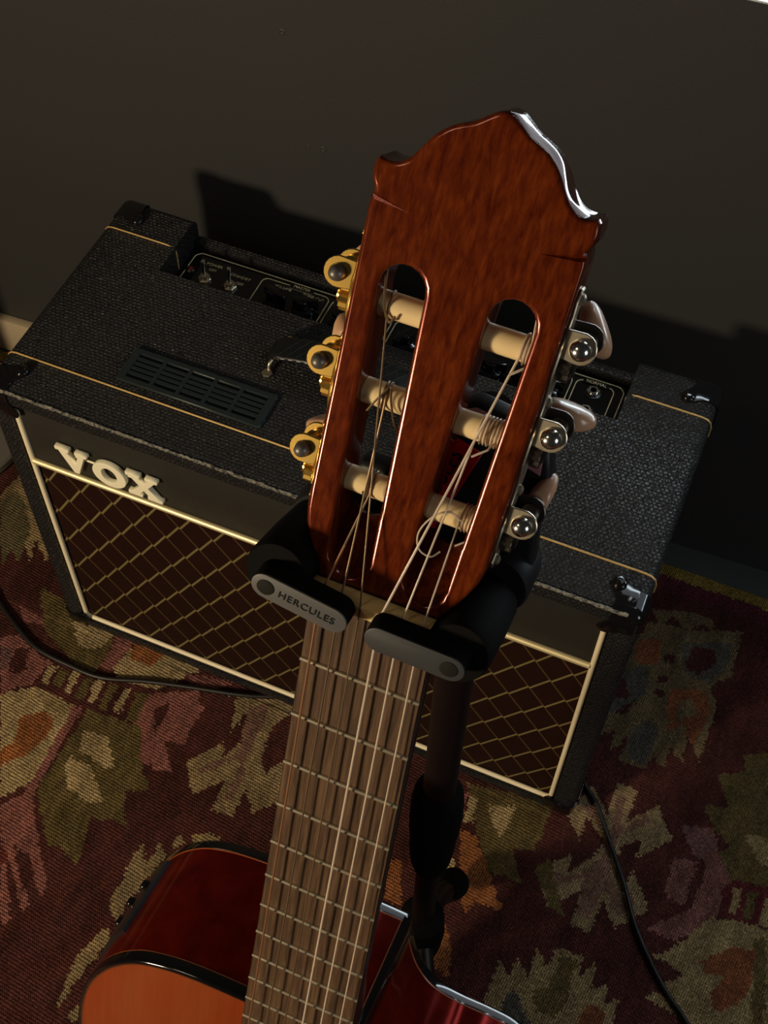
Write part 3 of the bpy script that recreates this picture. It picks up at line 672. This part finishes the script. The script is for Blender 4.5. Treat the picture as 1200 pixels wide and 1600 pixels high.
# gold letters
def letter(outs, holes, dx, s, sh=0.0):
    c = bpy.data.curves.new('l', 'CURVE'); c.dimensions = '2D'; c.fill_mode = 'BOTH'; c.extrude = 0.0022; c.bevel_depth = 0.0005; c.bevel_resolution = 1
    for P in outs + holes:
        sp_ = c.splines.new('POLY'); sp_.points.add(len(P) - 1)
        for q, (x, y) in zip(sp_.points, P): q.co = (dx + x * s + y * s * sh, y * s, 0, 1)
        sp_.use_cyclic_u = True
    o = bpy.data.objects.new('l', c); COL.objects.link(o); dg = bpy.context.evaluated_depsgraph_get(); dg.update(); me = bpy.data.meshes.new_from_object(o.evaluated_get(dg)); bpy.data.objects.remove(o)
    return me
Vp = [(0.00, 1.0), (0.42, 1.0), (0.42, 0.90), (0.34, 0.90), (0.56, 0.36), (0.74, 0.90), (0.64, 0.90), (0.64, 1.0), (1.0, 1.0), (1.0, 0.90), (0.92, 0.90), (0.60, 0.0), (0.46, 0.0), (0.10, 0.90), (0.0, 0.90)]
Op = [(0.5 + 0.50 * math.cos(a), 0.5 + 0.50 * math.sin(a)) for a in np.linspace(0, 2 * PI, 33)[:-1]]
Oh = [(0.5 + 0.25 * math.cos(a), 0.5 + 0.33 * math.sin(a)) for a in np.linspace(0, 2 * PI, 33)[:-1]]
Xp = [(0.0, 1.0), (0.42, 1.0), (0.42, 0.90), (0.36, 0.90), (0.54, 0.66), (0.70, 0.90), (0.62, 0.90), (0.62, 1.0), (0.98, 1.0), (0.98, 0.90), (0.90, 0.90), (0.64, 0.54), (0.94, 0.10), (1.04, 0.10), (1.04, 0.0), (0.60, 0.0), (0.60, 0.10), (0.68, 0.10), (0.50, 0.37), (0.30, 0.10), (0.40, 0.10), (0.40, 0.0), (-0.02, 0.0), (-0.02, 0.10), (0.08, 0.10), (0.40, 0.52), (0.12, 0.90), (0.0, 0.90)]
LM = Matrix(((1, 0, 0, 0), (0, 0, -1, 0.0012), (0, 1, 0, 0), (0, 0, 0, 1)))
badge = None
for nm, outs, holes, dx, dz in (('v', [Vp], [], 0.0635, 0.3325), ('o', [Op], [Oh], 0.1000, 0.3310), ('x', [Xp], [], 0.1360, 0.3325)):
    s_ = 0.0320 if nm != 'o' else 0.0335
    me = letter(outs, holes, dx, s_); me.transform(T(0, 0, dz) @ LM)
    if badge is None: badge = obj('gold_lettering', tube([(0.080, 0.004, 0.3515), (0.158, 0.004, 0.3515)], 0.0012, 6), M['goldletter'], amp, 'raised gold serif lettering')
    obj('raised_letter', me, M['goldletter'], badge)
for x in (0.05, W - 0.05):
    for y in (0.04, D - 0.04):
        obj('rubber_foot', lathe([(0.013, FZ + 0.0035), (0.015, FZ + 0.006), (0.015, 0.001), (0, 0.001)], 18, T(x, y, 0)), M['matteblack'], amp)
# ------------------------------------------------------------------ classical guitar (axes: x across the neck, y towards the head, z out of the strings; origin at the nut)
GR = Matrix(((9.99981225e-01, 6.05957290e-03, 9.11477041e-04, 0.503909), (-9.58088920e-04, 3.01527063e-01, -9.53457137e-01, -0.312201), (-6.05237802e-03, 9.53438363e-01, 3.01527208e-01, 0.861239), (0, 0, 0, 1)))
TAIL = T(0, 0.816, 0)
gtr = empty('classical_guitar', 'classical acoustic guitar with slotted red-brown headstock and orange top, held by black stand', 'guitar', GR @ T(0, -0.816, 0))
def gp(name, b, mt, parent=None, label=None):
    o = obj(name, b, mt, parent or gtr, label)
    if parent is None: o.matrix_local = TAIL
    return o
TH = 14.6787
HM = T(0, 0, -0.0051) @ Rx(-TH)
HC, HS = math.cos(math.radians(TH)), math.sin(math.radians(TH))
# --- headstock
half = [(26.6, 0.4), (26.8, 5), (29.0, 11.5), (33.2, 19), (36.0, 25.5), (37.2, 32), (37.6, 40), (38.7, 96), (39.9, 152.5), (39.6, 155.8), (38.9, 157.6), (39.7, 159.2), (40.7, 161.0), (41.1, 164.5), (40.6, 168.2), (39.6, 169.3)]
topc = spline([(39.6, 169.3), (36.5, 168.6), (33, 169.0), (29.6, 171.0), (27.0, 174.2), (24.4, 178.4), (21.4, 182.2), (17.6, 185.5), (13.6, 187.6), (9.6, 189.4), (5.8, 192.2), (2.6, 194.3), (0, 195.0)], 4)
hr = half[:-1] + [tuple(p) for p in topc]
outline = [(x, y) for x, y in hr] + [(-x, y) for x, y in reversed(hr[:-1])]
outline = [(x / 1000, y / 1000) for x, y in outline]
def onorm(o):
    n = len(o); r = []
    for i in range(n):
        a, c = o[i - 1], o[(i + 1) % n]; d = (c[0] - a[0], c[1] - a[1]); l = math.hypot(*d) or 1; r.append((d[1] / l, -d[0] / l))
    if sum(o[i][0] * o[(i + 1) % n][1] - o[(i + 1) % n][0] * o[i][1] for i in range(n)) < 0: r = [(-a, -c) for a, c in r]
    return r
def levels(o, lv, sm=60):
    nn = onorm(o)
    return loft([[(p[0] + d * q[0], p[1] + d * q[1], z) for p, q in zip(o, nn)] for d, z in lv], sm=sm)
dense = []
for i_, p_ in enumerate(outline):
    q_ = outline[(i_ + 1) % len(outline)]; k_ = max(1, int(math.hypot(q_[0] - p_[0], q_[1] - p_[1]) / 0.006))
    for j_ in range(k_): dense.append((p_[0] + (q_[0] - p_[0]) * j_ / k_, p_[1] + (q_[1] - p_[1]) * j_ / k_))
RC_ = 0.0017
def rnd(sgn=1): return [(-RC_ * (1 - math.sin(math.radians(a))), 0 - RC_ * (1 - math.cos(math.radians(a)))) for a in (0, 22, 45, 68, 90)]
top_ = rnd(); bot_ = [(d, -0.0205 - z) for d, z in reversed(top_)]
hb = levels(dense, top_ + bot_)
def slot_poly(s, ya, yb, w=0.00895, k=9):
    def cxx(y): return s * (0.0170 + (y - 0.040) * (0.0040 / 0.088))
    o = []
    for j in range(k + 1):
        a = math.radians(180 * j / k); o.append((cxx(yb - w) + w * math.cos(a), yb - w + w * math.sin(a)))
    for j in range(k + 1):
        a = math.radians(180 + 180 * j / k); o.append((cxx(ya + w) + w * math.cos(a), ya + w + w * math.sin(a)))
    return o
flare = [(0.0018, 0.006), (0.0018, 0.0), (0.0012, -0.00010), (0.00065, -0.00034), (0.00025, -0.00075), (0.0, -0.0014)]
cut = []
for s in (-1, 1):
    cut.append(levels(slot_poly(s, 0.0290, 0.1352), flare + [(0, -0.03)]))
    r_ = levels(slot_poly(s, 0.0085, 0.0480, 0.0088), flare[:-1] + [(0.0, -0.02)])
    for v in r_.verts:
        if v.co.z < -0.01: v.co.z = -max(0.0008, (v.co.y - 0.0065)) * 0.80
    cut.append(r_)
    n_ = loft([[(s * 0.046, 0.1545, 0.0012), (s * 0.046, 0.1595, 0.0012), (s * 0.046, 0.1570, -0.0030)], [(s * 0.0235, 0.1528, 0.0004), (s * 0.0235, 0.1534, 0.0004), (s * 0.0235, 0.1531, 0.0)]])
    cut.append(n_)
hb = smooth(frommesh(boolean(tomesh(hb), cut)), 32); hb.normal_update()
for e in hb.edges:
    if len(e.link_faces) == 2 and sum(abs(f_.normal.z) > 0.9995 for f_ in e.link_faces) == 1: e.smooth = False
for f_ in hb.faces:
    c_ = f_.calc_center_median()
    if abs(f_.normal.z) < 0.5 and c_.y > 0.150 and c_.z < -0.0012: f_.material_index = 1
hb.transform(HM)
head = gp('headstock', hb, M['headwood'], None, 'red-brown slotted headstock with a crowned top')
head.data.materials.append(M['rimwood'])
# --- nut
gp('nut', boxm(-0.0272, 0.0272, 0.0, 0.0058, -0.0058, 0.0030, 0.0006, 2), M['ivory'])
# --- neck
secs = []
for y, hw, dp, pw in ((0.006, 0.0266, 0.0215, 0.8), (-0.02, 0.0268, 0.0215, 0.8), (-0.15, 0.0286, 0.0225, 0.8), (-0.25, 0.0300, 0.0245, 0.8), (-0.285, 0.0305, 0.032, 0.9), (-0.300, 0.0308, 0.052, 1.3), (-0.312, 0.0309, 0.080, 1.9), (-0.3235, 0.0310, 0.096, 2.6)):
    P = []
    for i in range(17):
        a = PI * i / 16; x = math.cos(a); P.append((hw * math.copysign(abs(x) ** pw, x), y, -0.006 - (dp - 0.006) * math.sin(a) ** 0.9))
    secs.append(P)
gp('neck', loft(secs, sm=60), M['neckwood'])
# --- fretboard and frets
SC = 0.65
def hwid(y): return 0.0262 + 0.005 * (-y) / 0.325
fb = prism([(-hwid(0), 0), (-hwid(-.47), -.47), (hwid(-.47), -.47), (hwid(0), 0)], -0.0060, 0.0, 0.0004, 1)
fbo = gp('fretboard', fb, M['rosewood'], None, 'worn brown rosewood fretboard')
fbo.data.materials.append(M['ebonyedge'])
for p_ in fbo.data.polygons:
    if abs(p_.normal.x) > 0.5: p_.material_index = 1
for n_ in range(1, 20):
    y = -SC * (1 - 2 ** (-n_ / 12)); h_ = hwid(y) - 0.0002
    b = tube([(-h_, y, 0.0002), (-h_ * .5, y, 0.00035), (0, y, 0.0004), (h_ * .5, y, 0.00035), (h_, y, 0.0002)], 0.00115, 8)
    obj('fret', b, M['fretmetal'], fbo)
# --- body
BL = [(-0.031, -0.3215), (-0.050, -0.3218), (-0.067, -0.3228), (-0.085, -0.3262), (-0.104, -0.3345), (-0.121, -0.352), (-0.134, -0.378), (-0.1405, -0.412), (-0.140, -0.448), (-0.132, -0.488), (-0.121, -0.528), (-0.117, -0.560), (-0.122, -0.600), (-0.143, -0.643), (-0.168, -0.686), (-0.182, -0.728), (-0.176, -0.768), (-0.148, -0.800), (-0.09, -0.814), (0.0, -0.816)]
BR = [(0.09, -0.814), (0.148, -0.800), (0.176, -0.768), (0.182, -0.728), (0.168, -0.686), (0.143, -0.643), (0.122, -0.600), (0.117, -0.560), (0.122, -0.520), (0.134, -0.475), (0.1405, -0.437), (0.139, -0.408), (0.130, -0.390), (0.114, -0.3815), (0.095, -0.3790), (0.075, -0.3785), (0.058, -0.3735), (0.045, -0.3600), (0.0370, -0.3420), (0.0335, -0.3280)]
bo = [(p[0], p[1]) for p in spline(BL + BR, 6)] + [(0.0322, -0.3232), (0.0300, -0.3215)]
def normals(o):
    n = len(o); r = []
    for i in range(n):
        a, c = o[i - 1], o[(i + 1) % n]; d = (c[0] - a[0], c[1] - a[1]); l = math.hypot(*d) or 1; r.append((d[1] / l, -d[0] / l))
    return r
nr = normals(bo)
if sum((bo[i][0] * bo[(i + 1) % len(bo)][1] - bo[(i + 1) % len(bo)][0] * bo[i][1]) for i in range(len(bo))) < 0: nr = [(-a, -c) for a, c in nr]
def off(d): return [(p[0] + d * n[0], p[1] + d * n[1]) for p, n in zip(bo, nr)]
ZT, ZB = -0.0062, -0.100
def ring(levels, closed=True):
    return loft([[(x, y, z) for x, y in off(d)] for d, z in levels], caps=False, sm=50)
gp('body_side', ring([(0, ZT - 0.006), (0, -0.04), (0, -0.07), (0, ZB + 0.005)]), M['sidewood'], None, 'glossy dark red side of the guitar body')
sb = frommesh(boolean(tomesh(prism(off(-0.0022), ZT - 0.0028, ZT + 0.00005)), [lathe([(0.0425, -0.05), (0.0425, 0.05)], 48, T(0, -0.475, 0))]))
gp('soundboard', sb, M['topwood'], None, 'orange lacquered soundboard')
gp('front_binding', ring([(-0.0024, ZT), (-0.0008, ZT + 0.0002), (0.0000, ZT - 0.0004), (0.0004, ZT - 0.0014), (0.0004, ZT - 0.0072), (-0.0004, ZT - 0.0075)]), M['binding'], None, 'black binding round the body edge')
gp('front_purfling', ring([(-0.0002, ZT - 0.0070), (0.00025, ZT - 0.0074), (0.00025, ZT - 0.0080), (-0.0002, ZT - 0.0084)]), M['purfling'])
gp('top_purfling', ring([(-0.0022, ZT + 0.0002), (-0.0030, ZT + 0.0002)]), mat('dark_purfling', (0.10, 0.03, 0.015), 0.3))
gp('back_purfling', ring([(-0.0002, ZB + 0.0064), (0.00025, ZB + 0.0068), (0.00025, ZB + 0.0074), (-0.0002, ZB + 0.0078)]), M['purfling'])
gp('back_binding', ring([(-0.0004, ZB + 0.0069), (0.0004, ZB + 0.0066), (0.0004, ZB + 0.0014), (0.0, ZB + 0.0004), (-0.0010, ZB - 0.0002), (-0.003, ZB)]), M['binding'])
gp('body_back', prism(off(-0.0026), ZB - 0.0002, ZB + 0.0026), M['sidewood'])
# black strip that trims the cutaway corner beside the neck
cb_ = [(0.0290, -0.3210), (0.0303, -0.3209), (0.0326, -0.3230), (0.0340, -0.3280), (0.0352, -0.3345), (0.0343, -0.3346), (0.0330, -0.3280)]
gp('cutaway_corner_binding', prism(cb_, ZB + 0.004, ZT - 0.003), M['binding'])
gp('cutaway_purfling', prism([(0.0281, -0.3212), (0.0287, -0.3212), (0.0287, -0.3220), (0.0281, -0.3220)], ZB + 0.007, ZT - 0.0075), M['purfling'])
gp('rosette', lathe([(0.0427, ZT + 0.0002), (0.0560, ZT + 0.0002), (0.0560, ZT - 0.0004), (0.0427, ZT - 0.0004)], 48, T(0, -0.475, 0)), M['rosewood'])
br = gp('bridge', boxm(-0.095, 0.095, -0.665, -0.636, ZT, ZT + 0.009, 0.003, 2), M['rosewood']); obj('saddle', boxm(-0.040, 0.040, -0.652, -0.6495, ZT + 0.006, ZT + 0.0145, 0.0006, 1), M['ivory'], br)
# preamp panel on the bass side
idx = [i for i, p in enumerate(bo) if p[0] < 0 and -0.440 < p[1] < -0.352]
def strip(i0, i1, d0, d1, za, zb):
    secs = []
    for i in range(i0, i1 + 1):
        p, n = bo[i], nr[i]; a = (p[0] + n[0] * d0, p[1] + n[1] * d0); c = (p[0] + n[0] * d1, p[1] + n[1] * d1)
        secs.append([(a[0], a[1], za), (c[0], c[1], za), (c[0], c[1], zb), (a[0], a[1], zb)])
    return loft(secs, sm=30)
pa = gp('preamp_panel', strip(idx[0], idx[-1], -0.001, 0.0026, -0.088, -0.032), M['black'], None, 'black pickup control panel on the side')
for k in range(4):
    p, n = bo[idx[0] + 2 + 3 * k], nr[idx[0] + 2 + 3 * k]
    obj('slider', boxm(-0.002, 0.002, -0.0018, 0.0018, -0.003, 0.003, 0.0006, 1, T(p[0] + n[0] * 0.004, p[1] + n[1] * 0.004, -0.07 + 0.006 * k)), M['blackgloss'], pa)
# --- tuning machines
RYS = (0.1168, 0.0824, 0.0458)
def machine(s, metal, hard, ball, lab):
    def SX(x): return s * x
    A_ = T(0, 0, 0) @ Rz(-s * 1.26)
    # lyre shaped side plate, seen on edge
    prof = []
    for y, wd in ((0.0305, 0.0025), (0.034, 0.0060), (0.0375, 0.0035), (0.041, 0.0080), (0.0505, 0.0085), (0.0555, 0.0060), (0.064, 0.0045), (0.072, 0.0062), (0.077, 0.0085), (0.088, 0.0085), (0.0925, 0.0060), (0.100, 0.0045), (0.107, 0.0062), (0.112, 0.0085), (0.1235, 0.0085), (0.128, 0.0060), (0.134, 0.0040), (0.1395, 0.0058), (0.144, 0.0025)): prof.append((y, wd))
    poly = [(y, -0.0103 + w_) for y, w_ in prof] + [(y, -0.0103 - w_) for y, w_ in reversed(prof)]
    x0 = 0.0372
    PM = Matrix(((0, 0, s, 0), (1, 0, 0, 0), (0, 1, 0, 0), (0, 0, 0, 1)))
    tilt = T(s * x0, 0.030, 0) @ Rz(-s * 1.22) @ T(0, -0.030, 0)
    pm = HM @ tilt @ PM
    pl = gp('tuning_machine_plate', prism(poly, 0.0, 0.0013, 0.0004, 1, pm), metal, None, lab)
    def edge(y): return x0 + (y - 0.030) * math.tan(math.radians(1.22)) + 0.0013
    for k, y in enumerate(RYS):
        e = edge(y); sy = y + 0.0075
        # cog wheel on the roller end
        pts = []
        for i in range(28):
            r = 0.0064 if i % 2 else 0.0055; a = 2 * PI * i / 28; pts.append((r * math.cos(a), r * math.sin(a)))
        CM = HM @ T(s * (e + 0.0004), y - 0.0012, -0.0103) @ Ry(90 * s)
        g = prism(pts, 0, 0.0040, 0.0003, 1, CM); g = lathe([(0.0040, 0.0040), (0.0038, 0.0052), (0, 0.0055)], 16, CM, g)
        obj('cog_wheel', g, hard, pl)
        # folded bearing brackets that carry the worm shaft
        wx = e + 0.0062
        for zz, mt_ in ((-0.0040, metal), (-0.0190, hard if s > 0 else metal)):
            o_ = [(0, -0.0050), (0, 0.0058)] + [(0.0062 + 0.0060 * math.cos(math.radians(a)), 0.0002 + 0.0060 * math.sin(math.radians(a))) for a in range(100, -101, -20)]
            o_ = [(s * (e - 0.0002 + px), sy + py) for px, py in o_]
            obj('bearing_bracket', prism(o_, zz - 0.0011, zz + 0.0003, 0.0003, 1, HM), mt_, pl)
        obj('worm_shaft', lathe([(0.0034, -0.0195), (0.0038, -0.0175)] + [(0.0038 if i % 2 else 0.0028, -0.0170 + 0.0012 * i) for i in range(10)] + [(0.0030, -0.0045)], 16, HM @ T(s * wx, sy, 0)), hard, pl)
        obj('shaft_end', lathe([(r_ * (0.94 if s > 0 else 0.76), z_) for r_, z_ in ((0.0045, -0.0045), (0.0044, -0.0028), (0.0036, -0.0008), (0.0020, 0.0004), (0, 0.0007))], 20, HM @ T(s * wx, sy, 0)), ball, pl)
        obj('button_stem', lathe([(0.0024, -0.0195), (0.0024, -0.0262), (0.0036, -0.0270), (0.0036, -0.0290)], 14, HM @ T(s * wx, sy, 0)), metal, pl)
        ang = {1: (-54, -4, 76), -1: (62, 118, 20)}[s][k]
        secs = []
        for z, a_, t_ in ((-0.0278, 0.0046, 0.0038), (-0.0292, 0.0074, 0.0044), (-0.0320, 0.0100, 0.0045), (-0.0355, 0.0114, 0.0043), (-0.0390, 0.0110, 0.0039), (-0.0420, 0.0086, 0.0032), (-0.0438, 0.0048, 0.0018)):
            secs.append([(a_ * math.copysign(abs(math.cos(u)) ** 0.8, math.cos(u)), t_ * math.copysign(abs(math.sin(u)) ** 0.8, math.sin(u)), z) for u in [2 * PI * i / 28 for i in range(28)]])
        obj('tuner_button', loft(secs, sm=70, M=HM @ T(s * wx, sy, 0) @ Rz(ang)), M['pearl'], pl)
    for y in (0.0335, 0.0640, 0.1000, 0.1400):
        obj('plate_screw', lathe([(0.0022, 0), (0.0021, 0.0010), (0.0010, 0.0017), (0, 0.0018)], 12, HM @ T(s * edge(y), y, -0.0103) @ Ry(90 * s)), metal, pl)
    for y in RYS:
        cxm = s * (0.0170 + (y - 0.040) * (0.0040 / 0.088))
        gp('string_roller', lathe([(0.0036, -0.0135), (0.0036, -0.0092), (0.0051, -0.0090), (0.0051, 0.0090), (0.0036, 0.0092), (0.0036, 0.0135)], 32, HM @ T(cxm, y, -0.0103) @ Ry(90)), M['roller'])
machine(-1, M['brass'], M['brass'], M['greydome'], 'gold tuning machine plate on the left edge of the headstock')
machine(1, M['nickel'], M['dullmetal'], M['chrome'], 'silver tuning machine plate on the right edge of the headstock')
# --- strings
def hv(x, y, z): return tuple(HM @ Vector((x, y, z)))
NX = (-0.0212, -0.0127, -0.0042, 0.0043, 0.0128, 0.0213)
ROL = ((2, -0.0150, -1), (1, -0.0178, -1), (0, -0.0252, -1), (0, 0.0262, 1), (1, 0.0190, 1), (2, 0.0215, 1))
RAD = (0.00052, 0.00045, 0.00038, 0.00054, 0.00044, 0.00038)
for k in range(6):
    row, rx, s = ROL[k]; ry = RYS[row]; nx_ = NX[k]; r = RAD[k]
    mt_ = M['wound'] if k == 0 else M['oldwound'] if k < 3 else M['nylon']; RC = 0.0051 + r
    base = [(nx_ * 1.36, -0.650, 0.0090), (nx_ * 1.15, -0.30, 0.0046), (nx_, 0.0, 0.0030 + r * .2), (nx_, 0.0045, 0.0029 + r * .2)]
    P = [base[0]]
    for t_ in np.linspace(0, 1, 9)[1:]: P.append(tuple((1 - t_) * np.array(base[0]) + t_ * np.array(base[2])))
    P.append(base[3])
    a0 = math.radians(62); nturn = (2.0, 1.5, 1.0, 5.0, 6.5, 7.0)[k]; pit = 0.0014 * (1 if s > 0 else -1); N_ = int(nturn * 14)
    start = hv(rx, ry + RC * math.sin(-0.35), -0.0103 + RC * math.cos(-0.35))
    P.append(tuple(0.5 * (np.array(P[-1]) + np.array(start))))
    for i in range(N_ + 1):
        a = -0.35 + 2 * PI * i / 14
        P.append(hv(rx + pit * i / 14, ry + RC * math.sin(a), -0.0103 + RC * math.cos(a)))
    e_ = P[-1]; d_ = (rx + pit * nturn)
    if k > 2: P.append(hv(d_ - s * 0.003, ry - 0.004, -0.0015)); P.append(hv(d_ - s * 0.008, ry - 0.008, 0.0))
    nb = 11
    lab = None
    obj_ = gp('string', tube(P[:nb], r, 8), mt_, None, {0: 'thick copper-coloured bass string', 3: 'clear nylon treble string'}.get(k))
    obj('string_winding', tube(P[nb - 1:], r, 7), M['oldwound'] if k < 3 else M['nylon'], obj_)
# loose clipped string tails
for pts, r, mt_ in (([(-0.0295, 0.1330, -0.006), (-0.0270, 0.1245, -0.001), (-0.0262, 0.1165, -0.0040), (-0.0235, 0.1120, -0.0045), (-0.0215, 0.1150, -0.0035)], 0.0005, 'oldwound'),
                    ([(-0.0235, 0.0770, -0.0030), (-0.0205, 0.0830, -0.0035), (-0.0172, 0.0880, -0.0045), (-0.0150, 0.0830, -0.0030), (-0.0120, 0.0745, -0.0045), (-0.0105, 0.0700, -0.0100)], 0.00045, 'oldwound'),
                    ([(0.0225, 0.0470, -0.0035), (0.0175, 0.0500, -0.0010), (0.0120, 0.0460, 0.0005), (0.0085, 0.0380, 0.0000), (0.0100, 0.0310, -0.001), (0.0150, 0.0290, -0.002), (0.0180, 0.0320, -0.003)], 0.0004, 'nylon'),
                    ([(0.0300, 0.1170, -0.0040), (0.0285, 0.1290, -0.0060), (0.0262, 0.1360, -0.0180)], 0.0005, 'nylon'), ([(0.0320, 0.1168, -0.0045), (0.0312, 0.1290, -0.0070), (0.0285, 0.1370, -0.0180)], 0.0005, 'nylon')):
    gp('string_end', tube([hv(*p) for p in spline(pts, 5)], r, 6), M[mt_])

# ------------------------------------------------------------------ guitar stand
SX_, SY_ = 0.512, -0.200
stand = empty('guitar_stand', 'black steel stand with rubber yoke arms gripping the guitar neck', 'stand', loc=(SX_, SY_, FZ + 0.003))
SI = stand.matrix_world.inverted() if False else T(-SX_, -SY_, -(FZ + 0.003))
def sp_(name, b, mt, label=None, G=False, parent=None):
    o = obj(name, b, mt, parent or stand, label)
    if parent is None: o.matrix_local = SI @ (GR if G else Matrix())
    return o
sp_('upper_tube', lathe([(0.0118, 0.30), (0.0118, 0.865), (0, 0.865)], 28, T(SX_, SY_, 0)), M['standtube'])
sp_('lower_tube', lathe([(0.0100, 0.06), (0.0100, 0.36)], 24, T(SX_, SY_, 0)), M['standtube'])
sp_('height_clutch', lathe([(0.0125, 0.440), (0.0150, 0.4395), (0.0178, 0.434), (0.0192, 0.420), (0.0196, 0.395), (0.0194, 0.372), (0.0180, 0.350), (0.0178, 0.330), (0.0165, 0.305), (0.0135, 0.286), (0.0110, 0.280)], 32, T(SX_, SY_, 0)), M['matteblack'])
sp_('leg_hub', lathe([(0.011, 0.150), (0.020, 0.145), (0.022, 0.110), (0.020, 0.07), (0.012, 0.060)], 24, T(SX_, SY_, 0)), M['matteblack'])
for fx, fy in ((0.519, -0.118), (0.40, -0.36), (0.585, -0.33)):
    dirv = Vector((fx - SX_, fy - SY_, 0)).normalized(); a = Vector((SX_, SY_, 0.115)) + dirv * 0.012; e = Vector((fx, fy, 0.016))
    l = sp_('leg', tube([a, a.lerp(e, 0.4) + Vector((0, 0, 0.006)), e], 0.0085, 12), M['standtube'])
    f = tube([e + (a - e) * 0.30, e + (a - e) * 0.10, e, e - (a - e).normalized() * 0.008, e - (a - e).normalized() * 0.016], [0.0110, 0.0150, 0.0160, 0.0135, 0.006], 18)
    obj('rubber_foot', f, M['matteblack'], l)
# yoke housing behind the headstock
hp_ = [(-0.030, -0.030), (0.044, -0.030), (0.050, -0.012), (0.0495, 0.010), (0.0470, 0.030), (0.0480, 0.050), (0.0440, 0.066), (0.034, 0.0725), (0.012, 0.0755), (0.0080, 0.0735), (0.0060, 0.055), (-0.006, 0.036), (-0.020, 0.0305), (-0.030, 0.030), (-0.036, 0.022), (-0.036, -0.020)]
hs_ = sp_('yoke_housing', prism(hp_, -0.064, -0.052, 0.003, 3), M['housing'], 'dark slate plastic yoke housing', True)
obj('cover_edge_sheen', prism([(0.0088, 0.0640), (0.043, 0.0540), (0.0425, 0.0655), (0.033, 0.0715), (0.0125, 0.0745), (0.0090, 0.0725)], -0.0525, -0.0506, 0.0008, 2), mat('painted_mauve_sheen', (0.34, 0.15, 0.17), 0.4), hs_)  # pinkish reflection on the dark housing edge, painted as a mauve plate
LBM = T(0.0052, 0.034, -0.0518) @ Rz(-16)
lb = obj('red_label', boxm(-0.0075, 0.0075, -0.026, 0.024, 0, 0.0006, 0.0002, 1, LBM), M['redlabel'], hs_, 'red label with black lettering')
obj('lettering', textmesh('HERCULES', 0.0088, 0.0002, LBM @ T(-0.001, -0.002, 0.0009) @ Rz(90)), M['black'], lb)
# arms
def arm(s, bx_, by, rot, txt):
    AM = T(bx_, by, 0.0035) @ Rx(-11)
    a = sp_('yoke_arm', lathe([(0, 0.001), (0.0125, 0.001), (0.0134, -0.001), (0.0136, -0.024), (0.0130, -0.043), (0.0110, -0.045), (0, -0.045)], 32, AM), M['matteblack'], 'black rubber covered arm beside the nut', True)
    obj('arm_joint', lathe([(0, -0.044), (0.0142, -0.044), (0.0152, -0.046), (0.0152, -0.064), (0.0140, -0.067), (0, -0.067)], 36, T(bx_, -0.0015, 0)), M['housing'], a)
    L_, R_ = 0.0287, 0.0063
    pill = [(L_ + R_ * math.cos(math.radians(t_)), R_ * math.sin(math.radians(t_))) for t_ in range(90, -91, -15)] + [(R_ * math.cos(math.radians(t_)), R_ * math.sin(math.radians(t_))) for t_ in range(270, 89, -15)]
    CMx = T(bx_, by, 0) @ Rz(rot) @ (Matrix.Scale(1, 4) if s < 0 else Rz(180))
    g = prism(pill, 0.0035, 0.0128, 0.0008, 2, CMx)
    pad = obj('locking_pad', g, M['matteblack'], a)
    obj('cap', prism([(x * 1.0, y * 0.96) for x, y in pill], 0.0126, 0.0136, 0.0004, 2, CMx), M['capgrey'] if s < 0 else M['capshade'], pad, 'grey face of the locking pad')
    obj('pivot_plug', lathe([(0.0037, 0.0134), (0.0037, 0.0139), (0.0030, 0.0141), (0, 0.0141)], 24, CMx), M['bolt'], pad)
    if txt: obj('embossed_lettering', textmesh('HERCULES', 0.0048, 0.0001, CMx @ T(0.0178, -0.0002, 0.0138), 1.12), M['black'], pad)
arm(-1, -0.0402, 0.0083, -8.5, True)
arm(1, 0.0370, 0.0021, -1.5, False)

# ------------------------------------------------------------------ cables and the base beside the amplifier
def cable(name, label, pts, r=0.0030):
    z = FZ + 0.0045 + r
    tag(obj(name, tube(spline([(x, y, z + (p[0] if p else 0)) for x, y, *p in pts], 8), r, 8), M['cable']), label, 'cable')
cable('power_cable', 'black cable curving over the rug in front of the left amplifier corner', [(-0.30, 0.10), (-0.19, 0.045), (-0.12, 0.012), (-0.089, -0.009), (-0.050, -0.030), (-0.017, -0.043), (0.027, -0.047), (0.068, -0.046), (0.117, -0.030), (0.166, -0.017), (0.223, -0.003), (0.264, 0.012), (0.330, 0.035), (0.40, 0.06)], 0.0028)
cable('instrument_cable', 'thin black cable running over the rug from the right amplifier corner', [(0.50, 0.14), (0.57, 0.085), (0.608, 0.048), (0.628, 0.030), (0.650, 0.0), (0.679, -0.040), (0.700, -0.074), (0.721, -0.100), (0.749, -0.128), (0.774, -0.147), (0.82, -0.19), (0.90, -0.30)], 0.0026)
pb = empty('pole_stand', 'round grey weighted stand base on the rug beside left amplifier side', 'stand', loc=(-0.300, 0.190, FZ + 0.004))
obj('round_base', lathe([(0, 0.0), (0.112, 0.0), (0.115, 0.002), (0.115, 0.011), (0.112, 0.014), (0, 0.0155)], 64), M['basegrey'], pb)
obj('pole', lathe([(0.0115, 0.013), (0.0115, 1.2), (0, 1.2)], 20), M['standtube'], pb)
